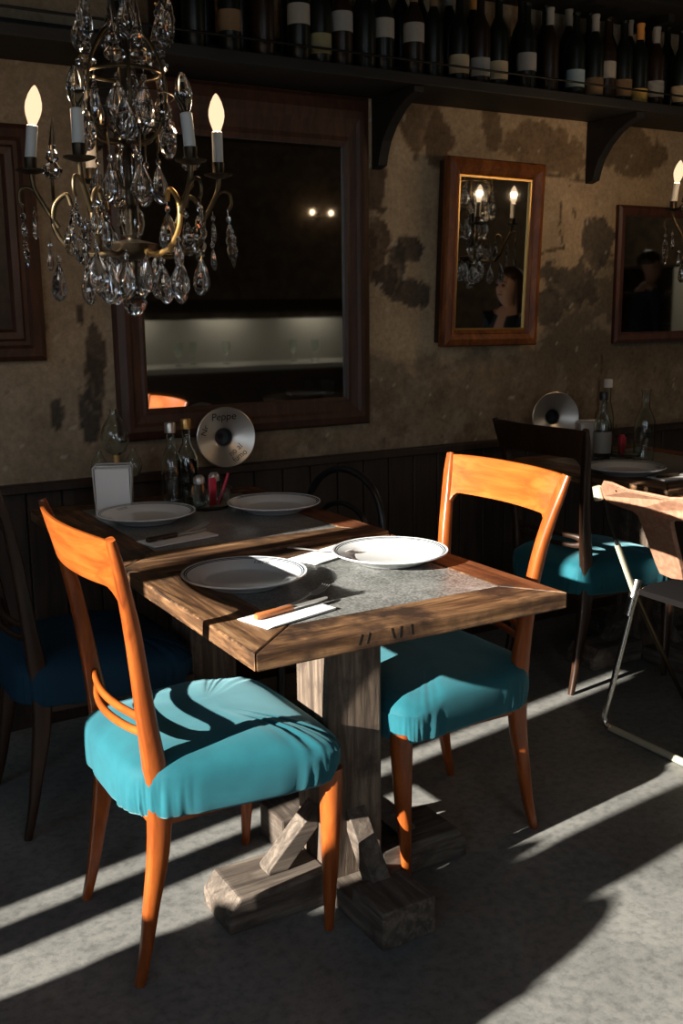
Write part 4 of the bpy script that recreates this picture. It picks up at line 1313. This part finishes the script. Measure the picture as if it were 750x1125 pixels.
# ------------------------------------------------------------------ the room behind the camera (seen in the mirrors)
t = empty('bar_counter', (3.6, -1.0, 0), 'steel topped bar counter behind the camera, seen in the large mirror', 'counter')
c = MB()
c.span((-1.3, -.3, .0), (1.3, .3, .88))
c.build('cabinet', M['dark_wood'], t, bevel=.004)
MB().span((-1.34, -.34, .88), (1.34, .34, .92)).build('steel_top', M['steel'], t, bevel=.003)
M['brushed'] = pbr('pale_backsplash', (.36, .36, .34), .45, .3)
MB().span((-1.3, -.34, .92), (1.3, -.31, 1.27)).build('backsplash', M['brushed'], t, bevel=.003)
MB().span((-1.3, -.34, 1.40), (1.3, -.06, 1.43)).build('lamp_hiding_shelf', M['dark_wood'], t)  # shelf added to hide the tube lamps
for sx in (-1.28, 1.28): MB().span((sx - .02, -.34, .92), (sx + .02, -.08, 1.40)).build('side_bracket', M['dark_wood'], t)
MB().span((-1.26, -.09, 1.33), (1.26, -.06, 1.40)).build('lamp_lip', M['dark_wood'], t)  # lip added to screen the tube lamps from the mirror
for sx in (-.85, -.05, .8):
    MB().tube([(sx - .18, -.14, 1.385), (sx + .18, -.14, 1.385)], .012, 10).build('added_tube_lamp', bulb_mat('added_tube_glow', (1, .85, .62), 6, .05), t, smooth=60)  # glowing tube added to brighten the backsplash
    li = bpy.data.lights.new('added_tube_light', 'AREA'); li.shape = 'RECTANGLE'; li.size = .36; li.size_y = .03; li.energy = 1.1; li.color = (1, .86, .66)  # added light for the backsplash
    lo = bpy.data.objects.new('added_tube_light', li); col.objects.link(lo); lo.parent = t; lo.location = (sx, -.14, 1.37)
for i, (x, y) in enumerate(((3.0, -.95), (3.18, -1.08), (3.42, -.98), (4.05, -1.02), (4.2, -.92))):
    g = MB().lathe([(0, 0), (.03, 0), (.031, .006), (.005, .012), (.004, .07), (.02, .09), (.034, .13), (.030, .18), (.028, .18), (.032, .13), (.018, .093), (0, .088)], 24).build('wine_glass', M['glass'], smooth=50)
    g.location = (x, y, .921)
    tag(g, 'stemmed wine glass on the steel bar top, %s from the left behind the camera' % ORD[i], 'glass', 'wine glasses on the bar')
t = empty('wall_lamp', (5.35, Y0 + .02, 2.28), 'small two-bulb wall lamp behind the bar counter', 'lamp')
MB().lathe([(0, 0), (.05, 0), (.05, .01), (.02, .02), (0, .02)], 24, M=Matrix.Rotation(-PI / 2, 3, 'X')).build('back_plate', M['brass'], t, smooth=40)
for sx in (-1, 1):
    MB().tube(spline([(0, .015, 0), (sx * .05, .06, -.02), (sx * .11, .08, 0)], 5), .006, 8).build('arm', M['brass'], t, smooth=60)
    MB().lathe([(0, 0), (.014, .006), (.022, .026), (.018, .042), (0, .052)], 18, c=(sx * .11, .08, 0)).build('bulb', bulb_mat('wall_bulb', (1, .7, .42), 9, .1), t, smooth=60)
t = empty('side_table', (3.5, .30, 0), 'small table laid with plates between the bar and the dining tables', 'table')
MB().lathe([(0, .72), (.34, .72), (.35, .73), (.35, .75), (0, .75)], 48).build('tabletop', M['plank_x'], t, smooth=40)
MB().lathe([(0, 0), (.2, 0), (.2, .02), (.03, .05), (.03, .72), (0, .72)], 28).build('pedestal', M['iron'], t, smooth=40)
copy_tree(p1, loc=(3.42, .36, .7505), rz=1.0, label='white plate on the small table behind the camera', group=pg)
for i, (x, y) in enumerate(((3.62, .33), (3.66, .18), (3.56, .12))):
    g = MB().lathe([(0, 0), (.028, 0), (.033, .10), (.031, .10), (.026, .006), (0, .006)], 24).build('tumbler', M['glass'], smooth=50)
    g.location = (x, y, .7505)
    tag(g, 'water tumbler on the small table behind the camera, %s of three' % ORD[i], 'glass', 'tumblers on the small table')
t = empty('sideboard', (9.28, -.40, 0), 'pale sideboard with open shelves on the far right wall', 'sideboard')
M['pale'] = pbr('pale_paint', (.6, .58, .52), .6)
MB().span((-.2, -1.1, 0), (.2, -.02, 1.75)).build('cupboard', M['pale'], t, bevel=.004)
for z in (.3, .7, 1.1, 1.45, 1.75):
    MB().span((-.18, -2.4, z), (.2, -1.1, z + .03)).build('shelf', M['dark_wood'], t)
MB().span((.17, -2.4, 0), (.2, -1.1, 1.78)).build('back', M['dim_plaster'], t)
for y in (-2.38,): MB().span((-.18, y - .02, 0), (.17, y + .02, 1.78)).build('side_panel', M['dark_wood'], t)

li = bpy.data.lights.new('added_ceiling_light', 'POINT'); li.energy = 40; li.color = (1, .85, .65); li.shadow_soft_size = .08  # unseen lamp added to brighten the sideboard
t = empty('added_ceiling_lamp', (8.0, -1.0, 2.55), 'round glass ceiling lamp added to light the sideboard, outside the picture', 'lamp')
MB().lathe([(0, -.1), (.07, -.07), (.1, 0), (.07, .07), (.02, .1), (0, .1)], 24).build('globe', bulb_mat('globe_glow', (1, .85, .62), 3, .5), t, smooth=60)
MB().tube([(0, 0, .1), (0, 0, .40)], .008, 8).build('rod', M['brass'], t, smooth=60)
lo = bpy.data.objects.new('added_ceiling_light', li); col.objects.link(lo); lo.parent = t
# ------------------------------------------------------------------ light: low sun through the street windows, blue sky, the lit bulbs
sun = bpy.data.lights.new('sun', 'SUN')
sun.energy = SUN = 20.5
sun.color = (1, .95, .85)
sun.angle = math.radians(.55)
so = bpy.data.objects.new('sun', sun)
col.objects.link(so)
so.location = (-6, -1, 6)
so.rotation_euler = Vector((1, .14, -1 / 2.8)).to_track_quat('-Z', 'Y').to_euler()
w_ = bpy.data.worlds.new('sky')
sc.world = w_
w_.use_nodes = True
bg = w_.node_tree.nodes['Background']
nt = w_.node_tree
tc = nt.nodes.new('ShaderNodeTexCoord')
sp = nt.nodes.new('ShaderNodeSeparateXYZ')
nt.links.new(tc.outputs['Generated'], sp.inputs[0])
# clear blue sky, with an added bright side towards -y to light the crystals
nt.links.new(ramp(nt, [(0, (4.4, 4.9, 5.4)), (.10, (4.2, 4.8, 5.4)), (.35, (.42, .68, 1.0))], None).outputs[0], bg.inputs[0])
mr = nt.nodes.new('ShaderNodeMapRange')
mr.inputs[1].default_value = -1; mr.inputs[2].default_value = 1
nt.links.new(sp.outputs['Y'], mr.inputs[0])
nt.links.new(mr.outputs[0], [n for n in nt.nodes if n.type == 'VALTORGB'][0].inputs[0])
bg.inputs[1].default_value = .95
def portal(loc, rot, sx, sy):
    a = bpy.data.lights.new('window_portal', 'AREA')
    a.shape = 'RECTANGLE'; a.size = sx; a.size_y = sy
    a.cycles.is_portal = True
    o = bpy.data.objects.new('window_portal', a)
    col.objects.link(o)
    o.location = loc
    o.rotation_euler = rot
for a, b_, zl, zh in WIN:
    portal((X0 - T, (a + b_) / 2, (zl + zh) / 2), (0, -PI / 2, 0), zh - zl, b_ - a)
portal((.2, Y0 - .12, 2.07), (PI / 2, 0, 0), 1.2, 1.05)
# unseen house added across the street to block low sky light
hs = empty('sky_block_house', (-15, .5, 0), 'plain house added across the street to block low sky, outside the picture', 'building')
MB().span((-.4, -14, -.1), (0, 14, 4.5)).build('facade', M['dim_plaster'], hs)
MB().span((-.8, -14.2, 4.5), (.15, 14.2, 4.65)).build('roof_edge', M['dark_wood'], hs)
struct(MB().span((-15.5, -16, -.14), (X0 - .3, 18, -.02)).build('ground', M['dim_plaster']))
# unseen cask added by the window to cast the left floor shadow
ck = empty('shadow_cask', (-1.675, 1.47, 0), 'upright cask added to shade the floor, between the guest and the street window, outside the picture', 'cask')
MB().lathe([(0, 0), (.165, 0), (.165, .03), (.20, .28), (.207, .47), (.20, .64), (.168, .91), (.155, .91), (.155, .895), (0, .895)], 40).build('staves', M['dark_wood'], ck, smooth=40)
for z, r in ((.10, .1795), (.30, .2035), (.64, .2035), (.82, .1825)):
    MB().lathe([(r - .006, z - .02), (r + .003, z - .02), (r + .003, z + .02), (r - .006, z + .02)], 40).build('hoop', M['iron'], ck, smooth=40)
# view and render settings
sc.view_settings.view_transform = 'Standard'
sc.view_settings.look = 'None'
sc.view_settings.gamma = 1
sc.view_settings.exposure = 0
sc.view_settings.use_curve_mapping = False
cy = sc.cycles
cy.use_denoising = True
cy.max_bounces = 10
cy.transmission_bounces = 8
cy.transparent_max_bounces = 12
cy.caustics_reflective = False
cy.caustics_refractive = False
cy.sample_clamp_indirect = 4
